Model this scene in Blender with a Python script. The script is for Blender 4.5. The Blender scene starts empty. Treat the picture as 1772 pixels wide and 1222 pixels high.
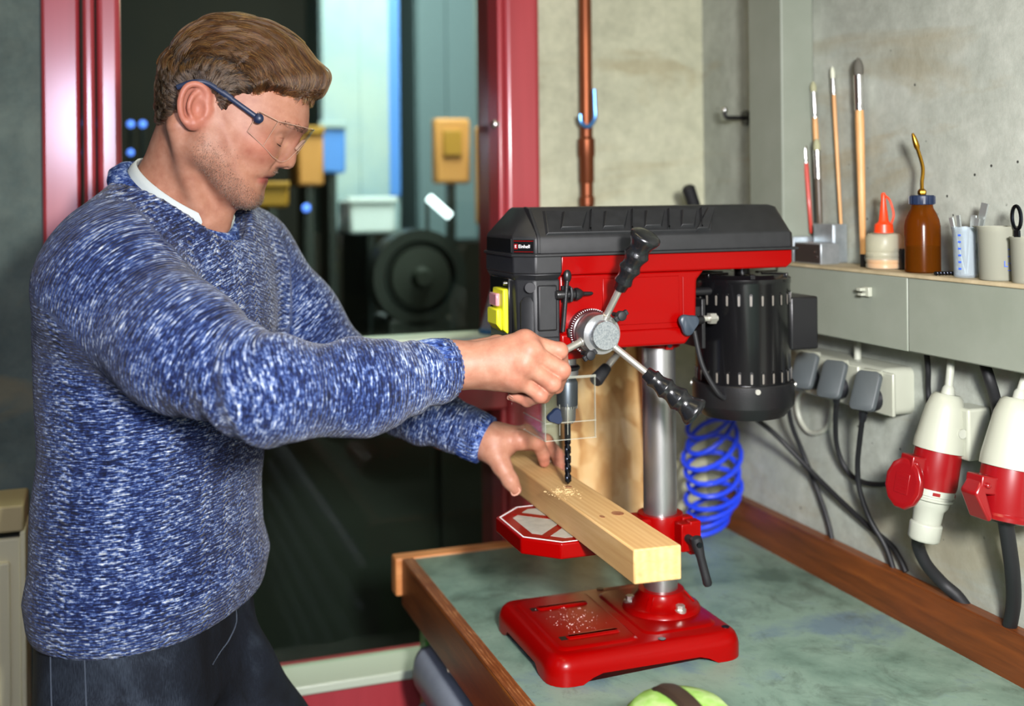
import bpy, bmesh, math, random
import numpy as np
from mathutils import Vector, Matrix, Quaternion
SC = bpy.context.scene
COL = SC.collection
random.seed(7)
R = math.radians
V = Vector

# ------------------------------------------------------------ camera
F, CX, CY, H = 1950.0, 886.0, 338.0, 1.55          # focal length in pixels, principal point, eye height
TH, RO = math.atan(683 / F), 0.0105
_s, _c = math.sin(TH), math.cos(TH)
RIGHT, FWD, UP = V((_c, -_s, 0)), V((_s, _c, 0)), V((0, 0, 1))
cr = RIGHT * math.cos(RO) - UP * math.sin(RO)
cu = UP * math.cos(RO) + RIGHT * math.sin(RO)
cam_d = bpy.data.cameras.new('camera')
cam = bpy.data.objects.new('camera', cam_d); COL.objects.link(cam)
m4 = Matrix.Identity(4)
for i in range(3):
    m4[i][0], m4[i][1], m4[i][2] = cr[i], cu[i], -FWD[i]
m4[0][3], m4[1][3], m4[2][3] = 0, 0, H
cam.matrix_world = m4
cam_d.sensor_width = 36
cam_d.lens = F / 1772 * 36
cam_d.shift_x = 0.0
cam_d.shift_y = -(611 - CY) / 1772
cam_d.clip_start = 0.05
cam_d.dof.use_dof = True
cam_d.dof.focus_distance = 1.47
cam_d.dof.aperture_fstop = cam_d.lens / 1000 / 0.0165
SC.camera = cam

# ------------------------------------------------------------ light
world = bpy.data.worlds.new('world'); SC.world = world; world.use_nodes = True
bg = world.node_tree.nodes['Background']
bg.inputs[0].default_value = (0.62, 0.52, 0.30, 1); bg.inputs[1].default_value = 0.10

def area(name, loc, target, size, power, col, size_y=None, spread=180):
    l = bpy.data.lights.new(name, 'AREA'); l.energy = power; l.color = col; l.size = size
    if size_y: l.shape = 'RECTANGLE'; l.size_y = size_y
    l.spread = R(spread)
    o = bpy.data.objects.new(name, l); COL.objects.link(o); o.location = loc
    o.rotation_euler = (V(target) - V(loc)).to_track_quat('-Z', 'Y').to_euler()
    return o
area('studio_softbox', (0.25, -0.1, 1.73), (0.98, 1.5, 1.0), 0.13, 25.5, (1.0, 0.98, 0.95), 0.17, 118)
area('bluish_flash', (-0.115, -0.35, 1.84), (0.3, 1.8, 1.3), 0.2, 6.5, (0.70, 0.72, 1.0), 0.3, 120)
area('ceiling_tube_light', (0.15, 0.9, 3.05), (0.15, 0.9, 0), 0.25, 6.5, (1.0, 0.84, 0.50), 1.5)
area('ceiling_tube_light.001', (-1.6, 0.2, 2.6), (0.1, 1.6, 1.1), 0.5, 4, (0.75, 0.88, 1.0), 1.2)
area('next_room_light', (0.9, 2.75, 2.9), (0.7, 4.2, 1.3), 0.5, 66, (0.95, 0.98, 0.96), 1.2)
area('next_room_light.001', (2.2, 4.6, 2.9), (0.9, 4.0, 1.2), 0.5, 40, (1.0, 0.85, 0.6), 1.2)
vs = SC.view_settings
vs.view_transform = 'Standard'; vs.look = 'None'; vs.exposure = 0.16; vs.gamma = 1.0; vs.use_curve_mapping = False

# ------------------------------------------------------------ pixel -> point helpers (points on real planes / at real depth)
def ray(px, py):
    a, b = (px - CX) / F, (CY - py) / F
    r = a * math.cos(RO) + b * math.sin(RO); u = -a * math.sin(RO) + b * math.cos(RO)
    return V((r * _c + _s, -r * _s + _c, u))
E0 = V((0, 0, H))
def PD(px, py, d): return E0 + ray(px, py) * d
def PX(px, py, x): v = ray(px, py); return E0 + v * (x / v.x)
def PY(px, py, y): v = ray(px, py); return E0 + v * (y / v.y)
def PZ(px, py, z): v = ray(px, py); return E0 + v * ((z - H) / v.z)

# ------------------------------------------------------------ materials
def lin(h):
    if isinstance(h, str):
        h = h.lstrip('#'); h = [int(h[i:i + 2], 16) / 255 for i in (0, 2, 4)]
        return tuple(((c / 12.92) if c <= 0.04045 else ((c + 0.055) / 1.055) ** 2.4) for c in h) + (1,)
    return tuple(h) + (1,)
class NT:
    def __init__(s, name):
        s.m = bpy.data.materials.new(name); s.m.use_nodes = True
        s.t = s.m.node_tree; s.n = s.t.nodes; s.p = s.n['Principled BSDF']; s.out = s.n['Material Output']
    def new(s, typ, **kw):
        n = s.n.new(typ)
        for k, v in kw.items(): setattr(n, k, v)
        return n
    def link(s, a, b): s.t.links.new(a, b)
    def coord(s, scale=(1, 1, 1), attr=None, rot=(0, 0, 0)):
        mp = s.new('ShaderNodeMapping'); mp.inputs['Scale'].default_value = scale; mp.inputs['Rotation'].default_value = rot
        if attr:
            a = s.new('ShaderNodeAttribute'); a.attribute_name = attr; s.link(a.outputs['Vector'], mp.inputs[0])
        else:
            tc = s.new('ShaderNodeTexCoord'); s.link(tc.outputs['Object'], mp.inputs[0])
        return mp.outputs[0]
    def noise(s, vec, scale, detail=4, rough=.55, dist=0):
        n = s.new('ShaderNodeTexNoise'); n.inputs['Scale'].default_value = scale; n.inputs['Detail'].default_value = detail
        n.inputs['Roughness'].default_value = rough; n.inputs['Distortion'].default_value = dist; s.link(vec, n.inputs['Vector'])
        return n.outputs['Fac']
    def ramp(s, fac, stops):
        r = s.new('ShaderNodeValToRGB'); e = r.color_ramp.elements
        while len(e) < len(stops): e.new(0.5)
        for el, (p, c) in zip(e, stops): el.position = p; el.color = lin(c)
        s.link(fac, r.inputs[0]); return r.outputs[0]
    def mix(s, fac, a, b, mode='MIX'):
        n = s.new('ShaderNodeMix', data_type='RGBA', blend_type=mode)
        for sock, v in ((n.inputs[0], fac), (n.inputs[6], a), (n.inputs[7], b)):
            if hasattr(v, 'links') or isinstance(v, bpy.types.NodeSocket): s.link(v, sock)
            elif isinstance(v, str) or isinstance(v, tuple): sock.default_value = lin(v) if isinstance(v, str) else v
            else: sock.default_value = v
        return n.outputs[2]
    def math(s, op, a, b=0.0, c=0.0):
        n = s.new('ShaderNodeMath', operation=op)
        for sock, v in zip(n.inputs, (a, b, c)):
            if isinstance(v, bpy.types.NodeSocket): s.link(v, sock)
            else: sock.default_value = v
        return n.outputs[0]
    def bump(s, h, strength, dist=0.002, prev=None):
        b = s.new('ShaderNodeBump'); b.inputs['Strength'].default_value = strength; b.inputs['Distance'].default_value = dist
        s.link(h, b.inputs['Height'])
        if prev is not None: s.link(prev, b.inputs['Normal'])
        return b.outputs[0]
    def set(s, **kw):
        for k, v in kw.items():
            sock = s.p.inputs[k.replace('_', ' ')]
            if isinstance(v, bpy.types.NodeSocket): s.link(v, sock)
            elif isinstance(v, str): sock.default_value = lin(v)
            else: sock.default_value = v
        return s
M = {}
def mat(name, col, rough=.5, metal=0., var=None, bump=None, spec=.5, coat=0., **kw):
    """var=(colour2, scale, lo, hi, stretch)   bump=(scale, strength, stretch)"""
    n = NT(name); n.set(Base_Color=col, Roughness=rough, Metallic=metal, Specular_IOR_Level=spec)
    if coat: n.set(Coat_Weight=coat, Coat_Roughness=.08)
    if var:
        c2, sc, lo, hi, st = var
        f = n.noise(n.coord(st), sc, 6, .62)
        n.set(Base_Color=n.ramp(f, [(lo, col), (hi, c2)]))
    if bump:
        sc, stg, st = bump
        n.set(Normal=n.bump(n.noise(n.coord(st), sc, 3), stg))
    for k, v in kw.items(): n.p.inputs[k.replace('_', ' ')].default_value = v
    M[name] = n.m; return n.m
I3 = (1, 1, 1)
mat('red_paint', '#820101', .28, bump=(260, .03, I3), coat=.05, spec=.16)
mat('black_plastic', '#18191b', .5, bump=(2200, .12, I3), var=('#1d1e20', 60, .4, .6, I3))
mat('black_gloss', '#0c0c0e', .22, coat=.3)
mat('black_satin', '#141416', .38, bump=(500, .08, I3))
mat('black_rubber', '#131417', .6)
mat('navy_plastic', '#18253f', .42)
mat('label_black', '#060607', .35)
mat('steel', '#bdbdbd', .36, .95, var=('#a4a4a4', 30, .35, .7, (1, 1, .2)))
mat('steel_bright', '#dcdcda', .22, 1.)
mat('steel_cast', '#b9bec0', .38, .85, var=('#8e979c', 420, .35, .65, I3), bump=(500, .12, I3))
mat('zinc', '#c9c7bd', .35, .8)
mat('dark_steel', '#3b3f48', .28, 1.)
mat('machined', '#cfd0c6', .3, .35, var=('#b4b7ae', 40, .35, .65, I3))
mat('yellow_plastic', '#e3e324', .4)
mat('clear_red', '#c23a40', .2, alpha=1) if False else mat('clear_red', '#c98a92', .15, coat=.5)
mat('white_print', '#e8e8e8', .5)
mat('white_plastic', '#a2a596', .35, coat=.2)
mat('off_white', '#a3a699', .45)
mat('grey_plastic', '#484e50', .5)
mat('red_plastic', '#7c070d', .3, coat=.3)
mat('orange_plastic', '#e03c12', .4)
mat('blue_hose', '#1f3fd8', .3, coat=.3)
mat('blue_metal', '#4a7fb8', .3, .6)
mat('brass', '#b98a30', .28, 1.)
mat('aluminium', '#b5bcc0', .4, .75, var=('#9aa3a8', 60, .3, .7, I3))
mat('dark_alu', '#4b4340', .35, .6)
mat('duct_paint', '#868c80', .5, var=('#7c8376', 6, .35, .65, I3))
mat('ledge_paint', '#b7a888', .6, var=('#9c8f70', 25, .35, .65, I3))
mat('copper', '#8c4d2c', .42, .7, var=('#6e3a22', 9, .4, .62, (3, 3, .4)))
mat('red_frame', '#a83a41', .34, var=('#9c333a', 5, .35, .7, (6, 6, .3)), coat=.6); M['red_frame'].node_tree.nodes['Principled BSDF'].inputs['Coat Roughness'].default_value = .16
mat('sill_metal', '#b9c3b0', .4)
mat('radiator_paint', '#e3ddb4', .45)
mat('radiator_grille', '#c2b280', .5)
mat('floor_paint', '#4c4f4b', .6, var=('#3c3f3c', 3, .35, .65, I3))
mat('green_paint', '#4f9a3a', .45)
mat('drawer_grey', '#8f98a6', .5, var=('#7f8896', 12, .35, .65, I3))
mat('fg_green', '#88b452', .6, var=('#c2d69a', 16, .42, .62, I3))
mat('fg_brown', '#2e2016', .6)
def wood(name, c1, c2, c3, scale, st, rough=.55, knots=True, bumpd=.12):
    n = NT(name)
    co = n.coord(st)
    f = n.noise(co, scale, 6, .65, .6)
    w = n.new('ShaderNodeTexWave', wave_type='BANDS', bands_direction='X'); w.inputs['Scale'].default_value = scale * .5
    w.inputs['Distortion'].default_value = 3.5; w.inputs['Detail'].default_value = 3; n.link(co, w.inputs['Vector'])
    g = n.math('ADD', n.math('MULTIPLY', w.outputs['Fac'], .16), n.math('MULTIPLY', f, .84))
    c = n.ramp(g, [(.25, c1), (.55, c2), (.8, c3)])
    if knots:
        v = n.new('ShaderNodeTexVoronoi', feature='F1'); v.inputs['Scale'].default_value = 1.0
        n.link(n.coord(tuple(s * 7 for s in knots)), v.inputs['Vector'])
        k = n.ramp(v.outputs['Distance'], [(.05, '#ffffff'), (.13, '#000000')])
        c = n.mix(k, c, n.mix(.55, c, '#5a2f18'))
    n.set(Base_Color=c, Roughness=rough, Normal=n.bump(g, bumpd, .001)); M[name] = n.m
wood('pine', '#b98d57', '#c9a169', '#d6b27e', 20, (4.0, .22, 4.0), .6, (1.9, .9, 1.9), .2)
wood('pine_end', '#b88b56', '#c9a06a', '#d4b07c', 55, (1, .2, 1.6), .7, None, .4)
wood('oak_edge', '#4a240c', '#6e3812', '#8c501e', 22, (2.6, .22, 2.6), .42, (1.4, .6, 1.4), .15)
wood('oak_light', '#b9713a', '#d08c52', '#e0a468', 20, (.3, 2.6, 2.6), .5, None, .15)
wood('oak_worn', '#5c2c12', '#7f4722', '#b88457', 60, (2, .4, 2), .45, None, .3)
wood('brush_wood', '#b8834e', '#cf9c66', '#dbb07c', 60, (3, 3, .3), .45, None, .05)
n = NT('osb'); co = n.coord((1.6, 1, .8))
v = n.new('ShaderNodeTexVoronoi'); v.inputs['Scale'].default_value = 26; n.link(co, v.inputs['Vector'])
g = n.math('ADD', n.math('MULTIPLY', n.noise(co, 14, 5), .6), n.math('MULTIPLY', v.outputs['Color'], .4))
n.set(Base_Color=n.ramp(g, [(.3, '#8a5a2c'), (.45, '#b98a52'), (.58, '#d3ad77'), (.75, '#e0c49a')]), Roughness=.75, Normal=n.bump(g, .4)); M['osb'] = n.m
def concrete(name, a, b, c, pits=True, sc=2.2):
    n = NT(name); co = n.coord()
    big = n.noise(co, sc, 9, .7, .4); fine = n.noise(co, 42, 6, .7); mid = n.noise(co, 11, 8, .72, .3)
    col = n.ramp(n.math('ADD', n.math('MULTIPLY', big, .6), n.math('MULTIPLY', mid, .4)), [(.38, a), (.5, b), (.62, c)])
    col = n.mix(n.math('MULTIPLY', n.math('SUBTRACT', fine, .35), .75), col, '#62665a')
    st = n.noise(n.coord((1, .55, 2.6)), 2.3, 5, .6, .7)
    col = n.mix(n.math('MULTIPLY', n.ramp(st, [(.56, '#000000'), (.66, '#ffffff')]), .4), col, '#8a7a52')
    if pits:
        for sc_, lo_, hi_ in ((15, .05, .08), (34, .05, .09)):
            v = n.new('ShaderNodeTexVoronoi'); v.inputs['Scale'].default_value = sc_; n.link(n.coord((1, 1, 1), rot=(.3, .2, sc_)), v.inputs['Vector'])
            k = n.ramp(v.outputs['Distance'], [(lo_, '#ffffff'), (hi_, '#000000')])
            keep = n.ramp(n.noise(co, 7 + sc_ * .1, 2), [(.5, '#000000'), (.55, '#ffffff')])
            col = n.mix(n.mix(1.0, k, keep, 'MULTIPLY'), col, '#2c2e2a')
    n.set(Base_Color=col, Roughness=.8, Normal=n.bump(n.math('ADD', fine, mid), .4)); M[name] = n.m; return n
concrete('concrete_right', '#8d9288', '#a3a89e', '#b4b8ae')
concrete('concrete_back', '#a3a48c', '#b5b69c', '#c0c0a6', False, 3)
concrete('concrete_left', '#43524f', '#55645f', '#66746c', False, 5)
n = NT('bench_sheet'); co = n.coord()
big = n.noise(co, 3.5, 8, .65, .5); st = n.noise(n.coord((1, .7, 1)), 14, 8, .72, .8); scr = n.noise(n.coord((60, 5, 1), rot=(0, 0, .5)), 3, 2)
col = n.ramp(big, [(.36, '#4c6357'), (.46, '#6a8375'), (.55, '#7b9384'), (.64, '#657b84')])
col = n.mix(n.ramp(st, [(.51, '#000000'), (.69, '#d0d0d0')]), col, '#425046')
col = n.mix(n.ramp(n.noise(co, 95, 3, .7), [(.6, '#000000'), (.75, '#b0b0b0')]), col, '#3c4a40')
n.set(Base_Color=col, Roughness=.42, Normal=n.bump(st, .08)); M['bench_sheet'] = n.m
def glass(name, tint, spec_w=.10, rough=.02):
    n = NT(name); tr = n.new('ShaderNodeBsdfTransparent'); tr.inputs[0].default_value = lin(tint)
    gl = n.new('ShaderNodeBsdfGlossy'); gl.inputs['Roughness'].default_value = rough
    fr = n.new('ShaderNodeLayerWeight'); fr.inputs[0].default_value = .5
    mx = n.new('ShaderNodeMixShader')
    n.link(n.math('ADD', n.math('MULTIPLY', n.math('POWER', fr.outputs['Facing'], 5.0), .7), spec_w * .1), mx.inputs[0])
    n.link(tr.outputs[0], mx.inputs[1]); n.link(gl.outputs[0], mx.inputs[2]); n.link(mx.outputs[0], n.out.inputs[0]); M[name] = n.m
glass('window_glass', '#e6efe9'); glass('clear_acrylic', '#fbfcfa', .3); glass('lens_clear', '#ffffff', .3)
def plas(name, col, trans, rough=.25, tint=None):
    n = NT(name); n.set(Base_Color=col, Roughness=rough); tr = n.new('ShaderNodeBsdfTransparent'); tr.inputs[0].default_value = lin(tint or col)
    mx = n.new('ShaderNodeMixShader'); mx.inputs[0].default_value = trans; n.link(n.p.outputs[0], mx.inputs[1]); n.link(tr.outputs[0], mx.inputs[2]); n.link(mx.outputs[0], n.out.inputs[0]); M[name] = n.m
plas('amber_bottle', '#8a4f10', .8, .18, '#c98a3a'); plas('frosted', '#d3d2bd', .68, .35, '#f0efe2'); plas('frosted_grey', '#9fa092', .4, .4, '#d8d8cc'); plas('frosted_blue', '#c2ced6', .7, .3, '#f0f4f6')
mat('oil_dark', '#3a1206', .2); mat('oil_light', '#d58a2a', .25)
def emit(name, col, s):
    n = NT(name); n.set(Base_Color=col, Emission_Color=col, Emission_Strength=s); M[name] = n.m
emit('glow_white', '#e8f6ff', 4); emit('glow_blue', '#5a86ff', 2.2)  # emissive colours for the tube glint and light spots behind the glass

# ------------------------------------------------------------ geometry
def frame(axis):
    a = V(axis).normalized(); t = V((0, 0, 1)) if abs(a.z) < .9 else V((1, 0, 0))
    x = t.cross(a).normalized(); return x, a.cross(x), a
class MB:
    def __init__(s): s.v = []; s.f = []
    def add(s, vs, fs):
        o = len(s.v); s.v += [tuple(p) for p in vs]; s.f += [tuple(i + o for i in f) for f in fs]; return s
    def box(s, x0, x1, y0, y1, z0, z1):
        vs = [(x, y, z) for x in (x0, x1) for y in (y0, y1) for z in (z0, z1)]
        return s.add(vs, [(0, 1, 3, 2), (4, 6, 7, 5), (0, 4, 5, 1), (2, 3, 7, 6), (0, 2, 6, 4), (1, 5, 7, 3)])
    def obox(s, c, ax, ay, az, hx, hy, hz):
        c = V(c); ax, ay, az = V(ax).normalized(), V(ay).normalized(), V(az).normalized()
        vs = [c + ax * (i * hx) + ay * (j * hy) + az * (k * hz) for i in (-1, 1) for j in (-1, 1) for k in (-1, 1)]
        fs = [(0, 1, 3, 2), (4, 6, 7, 5), (0, 4, 5, 1), (2, 3, 7, 6), (0, 2, 6, 4), (1, 5, 7, 3)]
        return s.add(vs, fs)
    def loft(s, loops, c0=True, c1=True, closed=True):
        n = len(loops[0]); vs = [p for l in loops for p in l]; fs = []
        for a in range(len(loops) - 1):
            for i in range(n if closed else n - 1):
                j = (i + 1) % n; fs.append((a * n + i, a * n + j, (a + 1) * n + j, (a + 1) * n + i))
        if c0: fs.append(tuple(range(n))[::-1])
        if c1: fs.append(tuple((len(loops) - 1) * n + i for i in range(n)))
        return s.add(vs, fs)
    def lathe(s, p0, axis, prof, n=24, c0=True, c1=True):
        x, y, a = frame(axis); p0 = V(p0); loops = []
        for t, r in prof:
            loops.append([p0 + a * t + (x * math.cos(2 * math.pi * i / n) + y * math.sin(2 * math.pi * i / n)) * r for i in range(n)])
        return s.loft(loops, c0, c1)
    def cyl(s, p0, p1, r0, r1=None, n=20):
        d = V(p1) - V(p0); return s.lathe(p0, d, [(0, r0), (d.length, r0 if r1 is None else r1)], n)
    def tube(s, pts, r, n=10, closed=False, flat=None):
        pts = [V(p) for p in pts]; k = len(pts); rs = r if isinstance(r, (list, tuple)) else [r] * k
        T = []
        for i in range(k):
            a = pts[i - 1] if (i or closed) else pts[i]; b = pts[(i + 1) % k] if (i < k - 1 or closed) else pts[i]
            T.append((b - a).normalized())
        x, y, _ = frame(T[0]); loops = []
        for i in range(k):
            if i:
                q = T[i - 1].rotation_difference(T[i]); x = q @ x
            x = (x - T[i] * x.dot(T[i])).normalized(); y = T[i].cross(x)
            fx, fy = flat or (1, 1)
            loops.append([pts[i] + (x * fx * math.cos(2 * math.pi * j / n) + y * fy * math.sin(2 * math.pi * j / n)) * rs[i] for j in range(n)])
        if closed: loops.append(loops[0]); return s.loft(loops, False, False)
        return s.loft(loops)
    def prism(s, poly, ax, a0, a1):
        """poly of 2D points in the plane normal to axis ax ('x','y','z')"""
        mk = {'x': lambda p, a: (a, p[0], p[1]), 'y': lambda p, a: (p[0], a, p[1]), 'z': lambda p, a: (p[0], p[1], a)}[ax]
        return s.loft([[mk(p, a0) for p in poly], [mk(p, a1) for p in poly]])
    def sphere(s, c, r, n=16, m=10, sc=(1, 1, 1)):
        c = V(c); prof = [c + V((0, 0, -r * sc[2]))]; loops = []
        for j in range(1, m):
            t = math.pi * j / m - math.pi / 2
            loops.append([c + V((r * sc[0] * math.cos(t) * math.cos(2 * math.pi * i / n), r * sc[1] * math.cos(t) * math.sin(2 * math.pi * i / n), r * sc[2] * math.sin(t))) for i in range(n)])
        return s.loft(loops)
def spline(pts, k=8, closed=False):
    P = [V(p) for p in pts]; n = len(P); out = []
    for i in range(n if closed else n - 1):
        g = (lambda q: P[q % n]) if closed else (lambda q: P[min(max(q, 0), n - 1)])
        a, b, c, d = g(i - 1), g(i), g(i + 1), g(i + 2)
        for j in range(k):
            t = j / k
            out.append(.5 * ((2 * b) + (c - a) * t + (2 * a - 5 * b + 4 * c - d) * t * t + (3 * b - a - 3 * c + d) * t ** 3))
    if not closed: out.append(P[-1])
    return out
def rrect(x0, x1, y0, y1, r, k=5):
    out = []
    for cx_, cy_, a in ((x1 - r, y1 - r, 0), (x0 + r, y1 - r, 90), (x0 + r, y0 + r, 180), (x1 - r, y0 + r, 270)):
        for i in range(k + 1):
            t = R(a + 90 * i / k); out.append((cx_ + r * math.cos(t), cy_ + r * math.sin(t)))
    return out
def wloc(o):
    l = V((0, 0, 0))
    while o is not None: l += o.location; o = o.parent
    return l
def finish(me, angle=35):
    bm = bmesh.new(); bm.from_mesh(me); bmesh.ops.recalc_face_normals(bm, faces=bm.faces); bm.to_mesh(me); bm.free()
    me.polygons.foreach_set('use_smooth', [True] * len(me.polygons)); me.set_sharp_from_angle(angle=R(angle))
def part(name, mb, material, parent=None, bevel=0., seg=2, angle=35, loc=None, label=None):
    off = wloc(parent) if parent else (V(loc) if loc else V((0, 0, 0)))
    me = bpy.data.meshes.new(name)
    me.from_pydata([(p[0] - off[0], p[1] - off[1], p[2] - off[2]) for p in mb.v], [], mb.f)
    finish(me, angle)
    o = bpy.data.objects.new(name, me); COL.objects.link(o)
    me.materials.append(M[material] if isinstance(material, str) else material)
    if parent: o.parent = parent
    elif loc: o.location = loc
    if bevel:
        b = o.modifiers.new('bevel', 'BEVEL'); b.width = bevel; b.segments = seg; b.limit_method = 'ANGLE'; b.angle_limit = R(40); b.harden_normals = False
    if label: o['label'] = label
    return o
def tag(o, label, cat, group=None, kind=None):
    o['label'] = label
    if cat: o['category'] = cat
    if group: o['group'] = group
    if kind: o['kind'] = kind
    return o
def thing(name, label, cat, loc=(0, 0, 0), group=None):
    o = bpy.data.objects.new(name, None); COL.objects.link(o); o.location = loc; o.empty_display_size = .02
    return tag(o, label, cat, group)
def struct(name, mb, material, parent=None, bevel=0., label=None):
    o = part(name, mb, material, parent, bevel)
    if not parent: o['kind'] = 'structure'
    if label: o['label'] = label
    return o

# ============================================================ ROOM
YB = 2.05     # window / back wall plane
XW = 1.135    # right wall plane
struct('floor', MB().box(-3.2, 1.3, -1.6, 2.2, -.1, 0), 'floor_paint')
struct('wall_right', MB().box(XW, XW + .15, -1.6, 2.2, 0, 3.2), 'concrete_right')
struct('wall_back', MB().box(.7715, XW, YB, YB + .15, 0, 3.2), 'concrete_back')
struct('wall_left', MB().box(-3.2, -.118, YB + .01, YB + .15, 0, 3.2), 'concrete_left')
# window 1: red painted frame, fixed glazing
w = struct('window_1', MB().box(-.118, .7715, YB + .09, YB + .15, 2.9, 3.2), 'red_frame', label='tall red framed workshop window')
pr = MB(); pr.box(-.118, -.058, YB - .012, YB + .12, 0, 3.2)
part('frame_post', pr, 'red_frame', w, .006)
part('frame_post', MB().box(-.052, -.034, YB - .03, YB + .12, 0, 3.2), 'red_frame', w, .006)
part('sash_post', MB().box(-.031, .008, YB - .018, YB + .12, 0, 3.2), 'red_frame', w, .01, 4)
part('frame_post', MB().box(.7, .7715, YB - .02, YB + .12, 0, 3.2), 'red_frame', w, .01, 3)
part('sash_post', MB().box(.688, .7, YB - .012, YB + .12, 0, 3.2), 'red_frame', w, .004)
part('crossbar', MB().box(.008, .7, YB - .02, YB + .1, 1.142, 1.272), 'red_frame', w, .006)
part('ledge_strip', MB().box(.008, .69, YB - .03, YB + .06, 1.272, 1.286), 'sill_metal', w, .003)
part('sill', MB().box(-.03, .7, YB - .03, YB + .12, .45, .668), 'red_frame', w, .006)
part('sill_strip', MB().box(.008, .69, YB - .045, YB + .06, .668, .685), 'sill_metal', w, .003)
part('pane', MB().box(.008, .69, YB + .045, YB + .051, 1.286, 2.9), 'window_glass', w)
part('pane', MB().box(.008, .69, YB + .045, YB + .051, .685, 1.142), 'window_glass', w)
part('panel', MB().box(-.03, .7, YB + .02, YB + .1, 0, .45), 'red_frame', w, .004)
part('latch_knob', MB().sphere(PY(857, 215, 2.01), .0085), 'glow_white' if False else 'steel_bright', w)

# next room seen through the glass
mat('dark_room', '#1f2422', .7, var=('#2b2a22', 3, .3, .7, I3)); mat('dark_green', '#10160f', .6, var=('#1c241a', 4, .35, .7, I3))
mat('pale_blue', '#a9b9b4', .6, var=('#8fa9b4', 3, .35, .65, I3)); mat('blue_sheet', '#4f87d8', .5); mat('slate_blue', '#6f858c', .6)
mat('orange_board', '#c78a45', .6); mat('mustard', '#a87a1c', .6); mat('machine_dark', '#151c1a', .4); mat('white_tin', '#d8e2e4', .4)
struct('floor_next_room', MB().box(-3, 4, 2.2, 6.6, -.1, 0), 'dark_room')
struct('wall_far', MB().box(-3, 4, 6.4, 6.55, 0, 3.4), 'dark_room')
struct('wall_next_room_left', MB().box(-3.1, -3, 2.2, 6.5, 0, 3.4), 'dark_room')
struct('wall_next_room_right', MB().box(4, 4.1, 2.2, 6.5, 0, 3.4), 'dark_room')
struct('ceiling_next_room', MB().box(-3, 4, 2.2, 6.5, 3.4, 3.5), 'dark_room')
def pxbox(x0, x1, y0, y1, y, dy=.2):
    a, b = PY(x0, y1, y), PY(x1, y0, y); return MB().box(a.x, b.x, y, y + dy, a.z, b.z), V(((a.x + b.x) / 2, y + dy / 2, a.z))
def farbox(name, lab, cat, rect, y, m, dy=.2, extra=()):
    mb, base = pxbox(*rect, y, dy); t = thing(name, lab, cat, base)
    part('body', mb, m, t, .01)
    if base.z > .05: part('stand', MB().box(base.x - .012, base.x + .012, y + .02, y + dy, 0, base.z), 'machine_dark', t)
    for nm, r2, m2 in extra:
        part(nm, pxbox(*r2, y - .012, .02)[0], m2, t, .004)
    return t
farbox('tall_cabinet', 'tall pale blue-grey cabinet beyond the window, left of the grey one', 'cabinet', (556, 690, -60, 405, ), 3.7, 'pale_blue', .3, [('door', (560, 620, -60, 400), 'pale_blue'), ('door', (624, 672, -60, 400), 'pale_blue'), ('edge_strip', (674, 690, -60, 340), 'blue_sheet')])
farbox('tall_locker', 'tall slate grey locker beyond the window near the right red post', 'locker', (722, 826, -60, 420), 4.3, 'slate_blue', .3, [('door', (726, 770, -60, 415), 'slate_blue'), ('door', (776, 822, -60, 415), 'slate_blue')])
farbox('wooden_board', 'orange wooden board seen through glass in front of the grey locker', 'board', (754, 814, 205, 318), 3.3, 'orange_board', .05, [('notice', (768, 800, 225, 270), 'mustard')])
farbox('wooden_board', 'narrow orange board seen through glass beside the right red post', 'board', (830, 858, 218, 390), 3.2, 'orange_board', .05)
farbox('storage_crate', 'mustard yellow crate seen through glass beside the man\'s chin', 'crate', (446, 500, 318, 360), 3.2, 'mustard', .2, [('rim', (444, 502, 314, 324), 'mustard')])
farbox('storage_crate', 'tan crate seen through glass in front of the man\'s nose', 'crate', (516, 560, 222, 322), 3.4, 'orange_board', .2, [('rim', (514, 562, 218, 232), 'mustard')])
farbox('plastic_bin', 'bright blue bin seen through glass beside the tan crate', 'bin', (556, 598, 215, 300), 3.5, 'blue_sheet', .2, [('rim', (552, 600, 210, 222), 'pale_blue')])
farbox('paint_tin', 'pale tin box low behind the glass under the blue-grey cabinet', 'box', (606, 684, 345, 405), 3.4, 'white_tin', .2, [('rim', (602, 688, 340, 352), 'white_tin')])
c = PY(720, 478, 3.0); t = thing('grinding_machine', 'dark round-wheeled machine behind the glass above the crossbar', 'machine', (c.x, c.y, 0))
mb = MB().lathe(c, (0, -1, 0), [(-.05, .10), (-.05, .13), (.05, .13), (.05, .1), (.03, .09)], 28); part('wheel_guard', mb, 'machine_dark', t)
part('wheel', MB().lathe(c, (0, -1, 0), [(.03, .085), (.055, .08), (.06, .03), (.09, .02)], 24), 'dark_green', t)
part('pedestal', MB().box(c.x - .09, c.x + .09, c.y - .05, c.y + .15, 0, c.z - .11), 'machine_dark', t, .01)
a, b = PY(742, 342, 3.2), PY(778, 374, 3.2); t = thing('glint_tube', 'slanted shiny tube with added lamp behind the glass above the dark wheel', 'glow', (a.x, a.y, 0)); part('tube', MB().cyl(a, b, .012), 'glow_white', t); part('glow_stand', MB().cyl((a.x, a.y + .02, 0), (a.x, a.y + .02, a.z), .006), 'machine_dark', t)  # white glint of a shiny tube, put in as emission
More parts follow.
